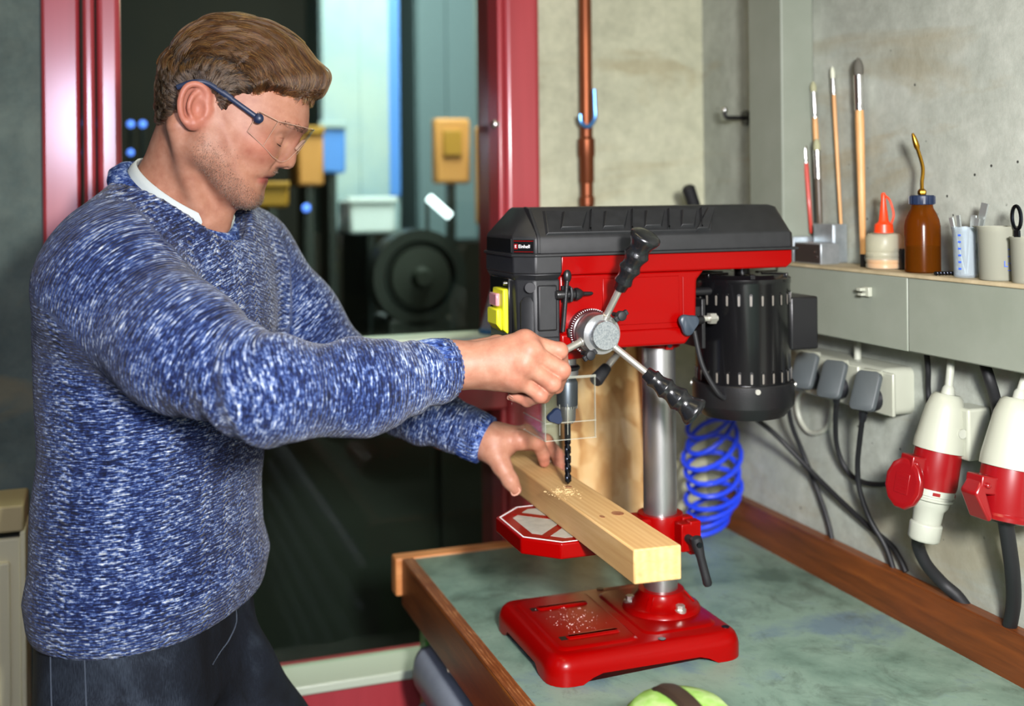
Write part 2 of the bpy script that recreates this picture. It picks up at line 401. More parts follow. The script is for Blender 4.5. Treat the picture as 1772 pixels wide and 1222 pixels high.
for i, (x, y, rr, mm, lab) in enumerate(((650, 490, .022, 'glow_white', 'round white lamp beside the dark wheel behind the glass'), (530, 360, .012, 'glow_blue', 'small blue lamp behind the glass by the chin'),
        (226, 215, .010, 'glow_blue', 'small blue lamp highest behind the neck'), (247, 215, .010, 'glow_blue', 'small blue lamp behind the neck, near the hair'), (226, 264, .009, 'glow_blue', 'small blue lamp lowest behind the neck'))):
    p = PY(x, y, 3.4); t = thing('glow_spot', lab, 'glow', p); part('glow_ball', MB().sphere(p, rr), mm, t)  # light spots in the pane, drawn as added glowing balls on stands
    part('socket', MB().cyl(p + V((0, rr * .7, 0)), p + V((0, rr + .03, 0)), rr * .7), 'machine_dark', t); part('glow_stand', MB().cyl((p.x, p.y + rr + .02, 0), (p.x, p.y + rr + .02, p.z), .006), 'machine_dark', t)
mb = MB().box(-.25, 1.25, 2.75, 3.0, 0, 1.12); t = thing('dark_backing', 'near-black green cupboard added behind the lower window pane to darken it', 'backing', (.35, 2.85, 0))  # dark box added so the lower pane stays near black
part('body', mb, 'dark_green', t, .01)
for i in range(3): part('door', MB().box(-.24 + i * .5, .24 + i * .5, 2.73, 2.755, .05, 1.06), 'dark_green', t, .006)  # door shapes only dress the added dark box

# radiator by the left wall
t = thing('radiator', 'cream panel radiator under the left grey wall behind the man', 'radiator', (-.5, 1.93, .1))
xr, yr = -.142, 1.93
part('front_panel', MB().box(-1.0, xr - .006, yr, yr + .012, .12, 1.02), 'radiator_paint', t, .004)
part('side_panel', MB().box(xr - .008, xr, yr - .004, yr + .1, .12, 1.03), 'radiator_paint', t, .003)
part('top_grille', MB().box(-1.0, xr - .002, yr - .006, yr + .11, 1.03, 1.072), 'radiator_grille', t, .004)
for i in range(9):
    x = xr - .028 - i * .036; part('rib', MB().box(x - .012, x + .006, yr - .008, yr + .004, .16, .985), 'radiator_paint', t, .004)
part('valve', MB().cyl((xr, yr + .04, .9), (xr + .035, yr + .04, .9), .014).cyl((xr + .018, yr + .04, .9), (xr + .018, yr + .04, .80), .01), 'brass', t)

# vertical duct in the corner, horizontal parapet trunking with ledge
xd = 1.07
tag(part('cable_duct', MB().box(xd, XW, 1.66, 1.766, 1.322, 3.1), 'duct_paint', bevel=.003), 'vertical grey metal duct on right wall behind the drill press', 'duct')
t = thing('wall_trunking', 'long grey metal parapet trunking with a ledge on the right wall', 'trunking', (1.1, 1, 1.322))
part('front_cover', MB().box(1.057, 1.067, 1.325, 1.658, 1.322, 1.428), 'duct_paint', t, .002)
part('front_cover', MB().box(1.057, 1.067, .2, 1.3238, 1.322, 1.428), 'duct_paint', t, .002)
part('back_channel', MB().box(1.066, XW, .2, 1.658, 1.322, 1.427), 'duct_paint', t)
part('ledge', MB().box(1.055, XW, .2, 1.659, 1.427, 1.433), 'ledge_paint', t, .0015)
p = PX(1497, 505, 1.05); cl = thing('cable_clip', 'small white clip stuck on the front of the grey trunking', 'clip', p)
part('base', MB().box(1.05, 1.057, p.y - .008, p.y + .008, p.z - .007, p.z + .007), 'white_plastic', cl, .001)
part('jaw', MB().box(1.04, 1.05, p.y - .002, p.y + .008, p.z + .001, p.z + .006).box(1.042, 1.05, p.y - .002, p.y + .008, p.z - .006, p.z - .002), 'white_plastic', cl, .001)
# copper pipe, hooks, dark handle
t = thing('copper_pipe', 'vertical copper pipe on the pale back wall', 'pipe', (.862, 2.02, 0))
part('pipe', MB().cyl((.862, 2.02, .2), (.862, 2.02, 3.1), .0125), 'copper', t)
zc = PY(1013, 255, 2.02).z
part('coupling', MB().lathe((.862, 2.02, zc - .07), (0, 0, 1), [(0, .0125), (.004, .0145), (.05, .0145), (.055, .0165), (.085, .0165), (.09, .0125)], 20), 'copper', t)
part('coupling', MB().lathe((.862, 2.02, zc - .115), (0, 0, 1), [(0, .0125), (.003, .015), (.018, .015), (.021, .0125)], 20), 'copper', t)
q = lambda x, y: PY(x, y, 1.995)
hk = part('pipe_hook', MB().tube(spline([q(1028, 155), q(1029, 180), q(1029, 205), q(1018, 219), q(1006, 212), q(1004, 198)], 6), .0042), 'blue_metal', loc=q(1018, 219)); tag(hk, 'shiny blue U-shaped hook around the copper pipe', 'hook')
a = V((XW, 1.88, PY(1280, 204, 1.88).z)); b = PY(1258, 204, 1.88)
hk = thing('wall_hook', 'dark steel peg hook sticking out from beside the grey duct', 'hook', a)
part('peg', MB().tube([a, b, b + V((-.004, 0, .004)), b + V((-.005, 0, .014))], .0042), 'black_satin', hk); part('rose', MB().cyl(a, a + V((-.006, 0, 0)), .014), 'black_satin', hk)
part('tip', MB().sphere(b + V((-.005, 0, .015)), .0055), 'steel_bright', hk)
a, b = PY(1190, 322, 1.9), PY(1222, 420, 1.92)
hd = thing('hand_tool', 'black rounded tool handle sticking up behind the drill press cover', 'tool', b)
part('grip', MB().lathe(a, b - a, [(0, .008), (.004, .0125), (.05, .0125), (.10, .011), (.16, .009)], 18), 'black_rubber', hd); part('shank', MB().cyl(a + (b - a) * 1.3, b + (b - a) * 4.0, .006), 'steel', hd)
sh = thing('plastic_funnel', 'pale blue translucent plastic funnel behind the black front of the drill press', 'funnel', (.7, 2.056, 1.2865))
b = V((PY(858, 583, 2.056).x, 2.056, 1.2865)); a = b + V((0, 0, .122))
part('cone', MB().lathe(a, b - a, [(0, .004), (.03, .007), (.115, .030), (.122, .031)], 24, True, False), 'frosted_blue', sh); part('rim', MB().lathe(b, b - a, [(-.008, .030), (-.004, .033), (-.001, .033), (0, .030)], 24), 'blue_metal', sh)

# ============================================================ WORKBENCH
t = thing('workbench', 'workbench with worn green-grey sheet top and brown wooden edges', 'workbench', (.8, 1.2, 0))
part('top_sheet', MB().box(.494, 1.108, .25, 1.968, .86, .9), 'bench_sheet', t)
part('front_edge', MB().box(.473, .4955, .25, 1.972, .818, .9015), 'oak_edge', t, .004, 3)
part('edge_wear', MB().box(.4745, .4945, .25, 1.97, .9008, .9022), 'oak_worn', t)
part('end_edge', MB().box(.462, 1.108, 1.967, 2.0, .836, .903), 'oak_light', t, .003)
part('back_board', MB().box(1.108, 1.131, .25, 1.955, .85, .968), 'oak_edge', t, .002)
part('carcass', MB().box(.505, 1.10, .3, 1.94, .0, .818), 'green_paint', t, .003)
part('carcass_post', MB().box(.498, .512, 1.90, 1.942, .0, .818), 'green_paint', t, .003)
part('top_rail', MB().box(.497, .507, .3, 1.94, .79, .818), 'green_paint', t, .002)
for i in range(8):
    z = .744 - i * .093
    prof = [(  .505 - .043 * math.sqrt(max(0, 1 - (k / 6 - 1) ** 2)) ** .7 if 0 < k < 12 else .505, z + .042 * (k / 6 - 1)) for k in range(13)]
    mb = MB().loft([[(x, y, zz) for x, zz in [((.505 + (x - .505) * s), z + (zz - z) * (1 - (1 - s) * .5)) for x, zz in prof]] for y, s in ((1.885, .45), (1.872, .85), (1.85, 1.0), (.36, 1.0), (.34, .85))])
    d = part('drawer', mb, 'drawer_grey', t, 0, angle=50)
p = PX(788, 1155, .488); part('drawer_knob', MB().lathe((.498, p.y, p.z), (-1, 0, 0), [(0, .005), (.006, .004), (.009, .009), (.017, .010), (.022, .006)], 16), 'steel_bright', t)

# coil hose, osb board
pts = []
for i in range(0, 9 * 20 + 1):
    u = i / 20; a = u * 2 * math.pi; f = i / 180
    zc = .915 + .235 * f ** 1.35; rr = .037 + .014 * math.sin(f * 3.0) + (.006 * f) + .004 * math.sin(u * 2.3)
    cx_, cy_ = 1.035 + .03 * f + .014 * math.sin(f * 5), 1.90 - .03 * f
    if cx_ + rr > 1.128: rr = 1.128 - cx_
    pts.append((cx_ + rr * math.cos(a), cy_ + rr * .75 * math.sin(a), zc + .030 * math.sin(a + .8 + .3 * math.sin(u)) * (.3 + f)))
pts += [V(pts[-1]) + V((-.02, .02, .03)), V(pts[-1]) + V((-.05, .04, .09)), (.96, 1.99, 1.33)]
t = thing('air_hose', 'bright blue coiled air hose standing on the bench behind the column', 'hose', (1.035, 1.9, .9))
part('coil', MB().tube(pts, .0047, 8), 'blue_hose', t)
t = thing('chipboard_panel', 'coarse chipboard panel standing on the bench end against the back wall', 'board', (.87, 1.965, .9))
part('board', MB().add([(.79, 1.935, .903), (.945, 1.935, .903), (.945, 1.957, .903), (.79, 1.957, .903), (.79, 1.99, 1.30), (.945, 1.99, 1.30), (.945, 2.012, 1.30), (.79, 2.012, 1.30)], [(0, 1, 2, 3), (4, 7, 6, 5), (0, 4, 5, 1), (1, 5, 6, 2), (2, 6, 7, 3), (3, 7, 4, 0)]), 'osb', t)
part('edge_batten', MB().add([(.945, 1.925, .903), (.957, 1.925, .903), (.957, 1.957, .903), (.945, 1.957, .903), (.945, 1.98, 1.30), (.957, 1.98, 1.30), (.957, 2.012, 1.30), (.945, 2.012, 1.30)], [(0, 1, 2, 3), (4, 7, 6, 5), (0, 4, 5, 1), (1, 5, 6, 2), (2, 6, 7, 3), (3, 7, 4, 0)]), 'oak_edge', t)

# foreground green case
p = PZ(1176, 1214, .99)
t = thing('tool_case', 'blurred pale green case with dark brown band nearest the camera on bench', 'case', (p.x, p.y, .9))
mb = MB().lathe((p.x, p.y, .9002), (0, 0, 1), [(0, .061), (.06, .063), (.076, .060), (.086, .05), (.092, .03), (.094, .01)], 32); part('shell', mb, 'fg_green', t, 0)
bd = (PD(1190, 1222, 1.3) - PD(1140, 1178, 1.36)); bd.z = 0; bd.normalize()
part('band', MB().tube(spline([(p.x - bd.x * .05, p.y - bd.y * .052, .978), (p.x - bd.x * .03, p.y - bd.y * .03, .992), (p.x, p.y, .996), (p.x + bd.x * .03, p.y + bd.y * .03, .992), (p.x + bd.x * .052, p.y + bd.y * .052, .978)], 5), .013, 8, flat=(1, .45)), 'fg_brown', t)

# ============================================================ DRILL PRESS
SX, SY = .606, 1.5       # spindle axis
CXX = .752               # column axis x
dp = thing('drill_press', 'red and black bench drill press with three-handled feed wheel on the workbench', 'drill press', (.68, 1.5, .9))
# --- base casting
def base_loop(ins, z, foot=False):
    out = []
    pts = rrect(.531 + ins, .823 - ins, 1.378 + ins, 1.622 - ins, max(.03 - ins, .008), 6)
    full = []
    for i, p in enumerate(pts):
        q = pts[(i + 1) % len(pts)]; dd = math.hypot(q[0] - p[0], q[1] - p[1]); k = 16 if dd > .05 else 1
        full += [(p[0] + (q[0] - p[0]) * j / k, p[1] + (q[1] - p[1]) * j / k) for j in range(k)]
    for x, y in full:
        zz = z
        if foot:
            ex = min(x - .531, .823 - x); ey = min(y - 1.378, 1.622 - y); e = max(ex, ey)
            zz = z + .012 * min(1, max(0, (e - .05) / .014))
        out.append((x, y, zz))
    return out
part('base', MB().loft([base_loop(.008, .9005, True), base_loop(.0, .9005, True), base_loop(.0, .918), base_loop(.0015, .925), base_loop(.005, .932), base_loop(.010, .9365), base_loop(.016, .9385)]), 'red_paint', dp, angle=60)
b = part('base_panel', MB().loft([[(x, y, z) for x, y in rrect(.553 + i, .672 - i, 1.402 + i, 1.598 - i, .012)] for i, z in ((0, .9384), (.003, .941), (.006, .9415))]), 'red_paint', dp, angle=60)
for y in (1.437, 1.552):
    part('bead', MB().loft([[(x, yy, z) for x, yy in rrect(.575 + i, .655 - i, y - .008 + i, y + .008 - i, .006)] for i, z in ((0, .9414), (.0015, .9435), (.004, .944))]), 'red_paint', b, angle=60)
    part('slot', MB().box(.566, .578, y - .006, y + .006, .9412, .942), 'label_black', b)
part('base_web', MB().loft([[(x, y, z) for x, y in rrect(.684 + i, .80 - i, 1.41 + i, 1.59 - i, .02)] for i, z in ((0, .9384), (.003, .9405), (.005, .941))]), 'red_paint', dp, angle=60)
for x, y in ((.70, 1.395), (.803, 1.402), (.70, 1.605), (.803, 1.598)):
    part('mounting_hole', MB().cyl((x, y, .938), (x, y, .9391), .0055, n=16), 'label_black', dp)
fl = part('flange', MB().lathe((CXX, SY, .9405), (0, 0, 1), [(0, .058), (.005, .056), (.0075, .052), (.009, .046), (.016, .040), (.024, .034), (.028, .0335), (.0285, .027)], 40, True, True), 'red_paint', dp, angle=50)
for k in range(3):
    a = R(-80 + 120 * k); x, y = CXX + .046 * math.cos(a), SY + .046 * math.sin(a)
    part('bolt', MB().cyl((x, y, .945), (x, y, .951), .0085, n=20).cyl((x, y, .951), (x, y, .957), .0065, n=6), 'zinc', fl)
    a2 = a + R(60); part('rib', MB().loft([[(CXX + math.cos(a2) * r_ - math.sin(a2) * w_, SY + math.sin(a2) * r_ + math.cos(a2) * w_, z) for r_, z in ((.03, .945), (.053, .945), (.034, .966))] for w_ in (-.0035, .0035)]), 'red_paint', fl)
part('column', MB().cyl((CXX, SY, .945), (CXX, SY, 1.36), .0246, n=48), 'steel', dp)
# --- table
zt = 1.0895
def octa(x0, x1, y0, y1, c): return [(x0 + c, y0), (x1 - c, y0), (x1, y0 + c), (x1, y1 - c), (x1 - c, y1), (x0 + c, y1), (x0, y1 - c), (x0, y0 + c)]
TX0, TX1, TY0, TY1 = .507, .69, 1.385, 1.575
tb = part('table', MB().prism(octa(TX0, TX1, TY0, TY1, .042), 'z', zt - .022, zt - .0004), 'red_paint', dp, .0025, 3)
o1, o2 = octa(TX0 + .004, TX1 - .004, TY0 + .004, TY1 - .004, .041), octa(TX0 + .0062, TX1 - .0062, TY0 + .0062, TY1 - .0062, .0405)
part('table_rim', MB().loft([[(x, y, zt - .001) for x, y in o1], [(x, y, zt) for x, y in o1], [(x, y, zt) for x, y in o2], [(x, y, zt - .001) for x, y in o2]], False, False), 'white_print', tb)
pl = part('table_plate', MB().prism(octa(TX0 + .021, TX1 - .021, TY0 + .021, TY1 - .021, .035), 'z', zt - .003, zt - .0001), 'machined', tb)
cx0, cy0 = (TX0 + TX1) / 2, (TY0 + TY1) / 2
for k in range(4):
    a = R(45 + 90 * k); d = V((math.cos(a), math.sin(a), 0)); c = V((cx0, cy0, zt - .0012)) + d * .054
    part('table_slot', MB().obox(c, d, d.cross(UP), UP, .032, .006, .0014), 'red_paint', tb)
mb = MB().loft([[(x, y, z) for x, y in rrect(.655, .76, 1.478, 1.522, .01)] for z in (1.052, zt - .012)])
part('table_arm', mb, 'red_paint', dp, .003)
part('bracket', MB().lathe((CXX, SY, 1.028), (0, 0, 1), [(0, .0247), (0, .033), (.002, .034), (.05, .034), (.052, .033), (.052, .0247)], 40, False, False), 'red_paint', dp, angle=50)
br = part('clamp_ear', MB().box(.772, .790, 1.445, 1.462, 1.03, 1.078).box(.772, .790, 1.468, 1.485, 1.03, 1.078).box(.758, .776, 1.445, 1.468, 1.035, 1.075), 'red_paint', dp, .002)
A = V((.768, 1.447, 1.055)); lv = part('clamp_lever', MB().cyl(A, A + V((0, -.032, 0)), .006, n=16), 'black_rubber', dp)
p = A + V((0, -.028, .003)); tip = PD(1224, 1008, p.dot(FWD) + .0)
part('grip', MB().lathe(p - (tip - p) * .12, tip - p, [(0, .004), (.002, .008), (.012, .0085), (.03, .0062), (.058, .0062), (.069, .0066), (.072, .005)], 16), 'black_rubber', lv)
part('screw', MB().cyl(A + V((-.0, -.03, 0)), A + V((0, -.038, 0)), .004, n=12), 'dark_steel', lv)
# rack under the collar / depth: head casting
YN, YF = 1.42, 1.58
hd = part('head', MB().prism([(.566, 1.4405), (.5665, 1.468), (.931, 1.468), (.931, 1.4475), (.921, 1.4405)], 'y', YN, YF), 'red_paint', dp, .003, 3)
body = [(.566, 1.441), (.79, 1.441), (.777, 1.427), (.775, 1.362), (.768, 1.352), (.754, 1.337), (.566, 1.337)]
part('head_body', MB().prism(body, 'y', YN + .006, YF - .006), 'red_paint', dp, .004, 3)
part('head_fold', MB().prism([(.566, 1.337), (.756, 1.337), (.769, 1.3535), (.771, 1.361), (.566, 1.361)], 'y', YN + .002, YF - .002), 'red_paint', dp, .004, 3)
part('seam', MB().tube([(.7545, YN + .006, 1.373), (.7545, YN + .006, 1.432)], .0014, 8), 'red_paint', dp)
part('head_panel', MB().prism([(.63, 1.368), (.748, 1.368), (.748, 1.434), (.63, 1.434)], 'y', YN + .0048, YN + .01), 'red_paint', dp, .001)
part('quill_housing', MB().lathe((SX, SY, 1.318), (0, 0, 1), [(0, .028), (.003, .030), (.03, .030)], 32), 'red_paint', dp)
part('column_collar', MB().lathe((CXX, SY, 1.3255), (0, 0, 1), [(0, .025), (0, .0305), (.002, .0315), (.016, .0315)], 36, False, True), 'red_paint', dp)
p = PD(1158, 598, (V((CXX, SY - .033, 0))).dot(FWD)); part('set_screw', MB().box(p.x - .006, p.x + .006, p.y - .002, p.y + .01, p.z - .006, p.z + .008), 'red_paint', dp, .001)
part('screw_socket', MB().cyl((p.x, p.y - .0025, p.z), (p.x, p.y + .004, p.z), .0036, n=12), 'dark_steel', dp)
# --- black front cover
def foct(x0, x1, y0, y1, c, z): return [(x1, y0, z), (x1, y1, z), (x0 + c, y1, z), (x0, y1 - c, z), (x0, y0 + c, z), (x0 + c, y0, z)]
fx = .505
fc = part('front_cover', MB().loft([foct(fx, .5675, YN - .003, YF + .003, .024, 1.443), foct(fx, .5675, YN - .003, YF + .003, .024, 1.468)]).loft([foct(fx + .004, .562, YN + .004, YF - .004, .022, 1.434), foct(fx, .5675, YN - .003, YF + .003, .024, 1.4432)]), 'black_plastic', dp, .002)
part('front_body', MB().loft([foct(fx + .008, .5665, YN + .004, YF - .004, .02, 1.318), foct(fx + .004, .5665, YN + .003, YF - .003, .02, 1.436)]), 'black_plastic', dp, .003)
rp = part('side_panel', MB().box(.533, .561, YN - .0005, YN + .006, 1.366, 1.428), 'black_plastic', dp, .0025)
part('side_step', MB().box(.530, .5645, YN - .0005, YN + .006, 1.325, 1.358), 'black_plastic', dp, .0025)
part('corner_rib', MB().loft([[(.512, YN + .012, z0), (.519, YN + .002, z0), (.5265, YN - .002, z0), (.5275, YN + .006, z0), (.516, YN + .02, z0)] for z0 in (1.33, 1.405)] + [[(.517, YN + .013, 1.412), (.520, YN + .008, 1.414), (.5245, YN + .004, 1.413), (.5255, YN + .008, 1.41), (.519, YN + .02, 1.41)]]), 'black_plastic', dp, .001)
part('cover_screw', MB().cyl((.5235, YN + .004, 1.4255), (.5215, YN - .0005, 1.4255), .007, n=16), 'label_black', dp)
# switch plate on the front face
sw = part('switch_plate', MB().box(fx + .0005, fx + .006, 1.462, 1.542, 1.345, 1.436), 'black_gloss', dp, .001)
part('screw', MB().cyl((fx + .002, 1.478, 1.428), (fx - .002, 1.478, 1.428), .003, n=12), 'steel_bright', sw)
yel = part('switch_box', MB().prism([(fx - .006, 1.365), (fx + .002, 1.358), (fx + .002, 1.421), (fx - .006, 1.421)], 'y', 1.466, 1.512), 'yellow_plastic', dp, .002)
part('switch_flap', MB().prism([(fx - .013, 1.372), (fx - .005, 1.362), (fx - .005, 1.393), (fx - .013, 1.393)], 'y', 1.474, 1.516), 'yellow_plastic', yel, .002)
part('switch_button', MB().box(fx - .011, fx - .004, 1.482, 1.514, 1.396, 1.414), 'clear_red', yel, .002)
# --- belt cover
part('cover_lip', MB().loft([foct(fx - .003, .938, YN - .0065, YF + .0065, .026, 1.4665), foct(fx - .003, .938, YN - .0065, YF + .0065, .026, 1.4705)]), 'black_plastic', dp, .0012)
def tri(x0, x1, y0, y1, c, c2, z): return [(x1 - c2, y0, z), (x1, y0 + c2, z), (x1, y1 - c2, z), (x1 - c2, y1, z), (x0 + c, y1, z), (x0, y1 - c, z), (x0, y0 + c, z), (x0 + c, y0, z)]
bc = part('belt_cover', MB().loft([tri(fx, .934, YN - .001, YF + .001, .025, .006, 1.470), tri(fx, .934, YN - .001, YF + .001, .025, .006, 1.4905), tri(fx + .001, .933, YN + .002, YF - .002, .024, .008, 1.495), tri(fx + .026, .931, YN + .034, YF - .034, .014, .010, 1.529), tri(fx + .030, .922, YN + .038, YF - .038, .012, .012, 1.5325)]), 'black_plastic', dp, .0015)
# sloped side: near face between z 1.495 (y YN+.002) and z 1.529 (y YN+.034)
SL = V((0, .032, .034)).normalized(); SN = V((0, -.034, .032)).normalized()
def slope(x, t, o=0.): return V((x, YN + .002, 1.495)) + V((0, .032, .034)) * t + SN * o
def slab(quad, o0, o1): return MB().loft([[slope(x, t, o0) for x, t in quad], [slope(x + dx, t + dt, o1) for (x, t), (dx, dt) in zip(quad, ((.003, .05), (-.003, .05), (-.003, -.05), (.003, -.05)))]])
fr = part('cover_frame', MB().loft([[slope(x, t, -.001) for x, t in ((.545, .0), (.80, .0), (.822, .98), (.552, .98))], [slope(x, t, .0035) for x, t in ((.549, .04), (.797, .04), (.815, .93), (.556, .93))]]), 'black_plastic', bc, .0008)
for x0, x1 in ((.567, .618), (.630, .681), (.693, .738), (.75, .79)):
    part('cover_rib', slab([(x1 - .010, .06), (x1 - .005, .06), (x1 + .008, .9), (x1 + .003, .9)], .002, .009), 'black_plastic', bc, .0006)
    part('cover_fin', slab([(x0, .14), (x1 - .016, .14), (x1, .86), (x0 + .012, .86)], .0025, .0075), 'black_plastic', bc, .0008)
part('cover_fin', slab([(.772, .0), (.795, .0), (.822, .97), (.806, .97)], -.001, .007), 'black_plastic', bc, .0008)
part('cover_band', MB().loft([[(x + dx, y, z) for dx in (0,) for y, z in ((YN - .003, 1.471), (YN - .003, 1.4905), (YN + .0, 1.497), (YN + .032, 1.531), (YN + .05, 1.534), (YN + .05, 1.48))] for x in (.532, .5365)]), 'black_plastic', bc, .0008)
# front label with brand lettering
lp = [V((fx - .0006, y, z)) for y, z in ((1.452, 1.473), (1.548, 1.473), (1.548, 1.491), (1.452, 1.491))]
lb = part('brand_label', MB().box(fx - .0009, fx + .001, 1.446, 1.552, 1.4725, 1.4905), 'label_black', dp)
cdir = V((-1, 0, 0)); dch = V((.025, -.025, 0)).normalized()
lb2 = part('brand_label', MB().obox(V((fx + .0125, YN + .0115, 1.4805)), dch, V((-1, -1, 0)), UP, .0150, .0009, .0092), 'label_black', dp)
part('label_line', MB().obox(V((fx + .0125, YN + .0115, 1.488)), dch, V((-1, -1, 0)), UP, .0145, .0011, .0004).obox(V((fx + .0125, YN + .0115, 1.4735)), dch, V((-1, -1, 0)), UP, .0145, .0011, .0003), 'red_paint', lb2)
part('emblem', MB().obox(V((fx + .0125, YN + .0115, 1.4805)) - dch * .0115, dch, V((-1, -1, 0)), UP, .0026, .0011, .0036), 'red_plastic', lb2)
def text(name, s, size, pos, xdir, zdir, material, parent, ext=.0002, align='LEFT'):
    cu_ = bpy.data.curves.new(name, 'FONT'); cu_.body = s; cu_.size = size; cu_.extrude = ext; cu_.align_x = align; cu_.align_y = 'CENTER'
    o = bpy.data.objects.new(name, cu_); COL.objects.link(o); cu_.materials.append(M[material])
    x = V(xdir).normalized(); y = V(zdir).normalized(); z = x.cross(y)
    me = bpy.data.meshes.new_from_object(o); bpy.data.objects.remove(o)
    o = bpy.data.objects.new(name, me); COL.objects.link(o)
    me.transform(Matrix.Translation(V(pos) - wloc(parent)) @ Matrix((x, y, z)).transposed().to_4x4()); o.parent = parent
    return o
nrm = V((-1, -1, 0)).normalized()
text('lettering', 'Einhell', .0066, V((fx + .0125, YN + .0115, 1.4805)) - dch * .0076 + nrm * .0011, dch, UP, 'white_print', lb2)
text('emblem_letter', 'E', .0055, V((fx + .0125, YN + .0115, 1.4805)) - dch * .0130 + nrm * .0013, dch, UP, 'white_print', lb2)
# --- feed hub and handles
HZ = PD(1052, 582, V((.608, 1.36, 0)).dot(FWD)).z; HX = .6085
hub = part('feed_hub', MB().lathe((HX, 1.43, HZ), (0, -1, 0), [(0, .026), (.024, .026), (.026, .0275), (.048, .0275), (.050, .0265)], 40), 'steel', dp)
part('scale_ring', MB().lathe((HX, 1.428, HZ), (0, -1, 0), [(0, .029), (.002, .031), (.012, .031), (.014, .030), (.016, .027)], 48), (mat('ring_maroon', '#35090f', .3, coat=.4)), hub)
mb = MB()
for k in range(60):
    a = 2 * math.pi * k / 60; d = V((math.cos(a), 0, math.sin(a)))
    mb.obox(V((HX, 1.4275 - .0125, HZ)) + d * .0305, d, (0, 1, 0), d.cross(V((0, 1, 0))), .0008, .0016, .00035)
o = part('scale_ticks', mb, 'white_print', hub); o['kind'] = 'stuff'
part('hub_disc', MB().lathe((HX, 1.381, HZ), (0, -1, 0), [(0, .0196), (.014, .0196), (.0152, .0188)], 40), 'steel_cast', hub)
def handle(pxy, dep, lab, hidden=False):
    a = V((HX, 1.394, HZ)); tip = PD(*pxy, dep); d = (tip - a).normalized(); L = (tip - a).length
    rod = part('feed_handle', MB().lathe(a, d, [(0, .006), (.030, .006), (.031, .0048), (L - .04, .0048)], 14), 'zinc', dp)
    g0 = L - .088
    prof = [(0, .0075), (.001, .0088), (.010, .0100), (.0115, .0122), (.0135, .0124), (.018, .0112), (.022, .0108), (.028, .0125), (.0325, .0148), (.0345, .0148), (.038, .0128), (.043, .0122), (.049, .0142), (.0545, .0168), (.0565, .0168), (.060, .0148), (.065, .0138), (.071, .0155), (.077, .0192), (.081, .0208), (.0845, .0205), (.0875, .016), (.0885, .008)]
    part('grip', MB().lathe(a + d * g0, d, prof, 28), 'black_gloss' if False else 'grip_black', rod, angle=60)
    return rod
mat('grip_black', '#17181a', .27, bump=(700, .12, I3), coat=.25)
handle((1120, 404), 1.462, 'up'); handle((1208, 718), 1.49, 'down')
HT = (868, 668, 1.432)
handle(HT, 'left') if False else handle((880, 656), 1.447, 'left')
# wing knobs near the hub
for px_, py_, dd in ((1072, 546, 1.50), (1018, 614, 1.50)):
    p = PD(px_, py_, dd); k = part('lock_knob', MB().lathe(p, (0, -1, .0), [(-.02, .003), (0, .003), (.0, .0065), (.009, .0068), (.010, .005)], 14).obox(p + V((0, -.005, 0)), (1, 0, .6), (0, 1, 0), (-.6, 0, 1), .0105, .003, .0035), 'black_rubber', dp, .001)
p = PD(997, 577, 1.525); part('depth_stop', MB().box(p.x - .009, p.x + .009, YN - .003, YN + .004, p.z - .006, p.z + .006), 'black_satin', dp, .001)
part('stop_screw', MB().cyl((p.x, YN - .001, p.z), (p.x, YN - .007, p.z), .004, n=12), 'zinc', dp)
# belt tension knob, motor bracket and motor
MX, MY = .894, 1.5
def lobes(r, k, n=36, amp=.16): return [(r * (1 + amp * math.cos(k * 2 * math.pi * i / n)) * math.cos(2 * math.pi * i / n), r * (1 + amp * math.cos(k * 2 * math.pi * i / n)) * math.sin(2 * math.pi * i / n)) for i in range(n)]
def wing(name, p, r, m, parent, ang=0., ax=V((0, -1, 0)), th=.008):
    x, y, a = frame(ax); q = Quaternion(a, ang); x = q @ x; y = q @ y
    lp_ = [p + x * u + y * v_ for u, v_ in lobes(r, 3)]
    return part(name, MB().loft([[c + (p - c) * .12 - a * 0 for c in lp_], [c + a * .002 for c in lp_], [c + a * (th - .002) for c in lp_], [c + (p - c) * .12 + a * th for c in lp_]]), m, parent, angle=50)
p = PD(1189, 560, 1.585); wing('tension_knob', p, .0145, 'grey_dark', dp, .4) if 'grey_dark' in M else wing('tension_knob', p, .0145, (mat('grey_dark', '#2f3944', .42)), dp, .4)
part('knob_stem', MB().cyl(p + V((0, .004, 0)), p + V((.004, .03, 0)), .005).cyl(p + V((.0, .012, 0)), p + V((.035, .02, .002)), .0062), 'black_satin', dp)
bp = part('motor_bracket', MB().box(.80, .806, 1.455, 1.545, PD(1220, 600, 1.66).z, PD(1220, 515, 1.66).z).box(.776, .806, 1.462, 1.468, 1.36, 1.385).box(.776, .83, 1.532, 1.538, 1.34, 1.40), 'black_satin', dp, .001)
p = PD(1233, 551, 1.635); part('nut', MB().cyl(p + V((-.006, 0, 0)), p + V((.004, 0, 0)), .0085, n=6).cyl(p + V((-.03, .004, 0)), p + V((.008, 0, 0)), .0045, n=10), 'zinc', dp)
part('slide_rod', MB().cyl((.77, 1.48, 1.405), (.84, 1.48, 1.405), .006), 'black_satin', dp)
mz0, mz1 = 1.2145, 1.4285
mo = part('motor', MB().lathe((MX, MY, mz0 + .03), (0, 0, 1), [(0, .0712), (mz1 - mz0 - .045, .0712), (mz1 - mz0 - .043, .0722), (mz1 - mz0 - .036, .0722), (mz1 - mz0 - .034, .069), (mz1 - mz0 - .030, .066), (mz1 - mz0 - .030, .05)], 56), 'black_gloss', dp)
for k in range(6):
    a = R(60 * k + 12); d = V((math.cos(a), math.sin(a), 0)); part('cap_rib', MB().obox(V((MX, MY, mz1 - .002)) + d * .05, d, UP.cross(d), UP, .02, .004, .004), 'black_gloss', mo, .001)
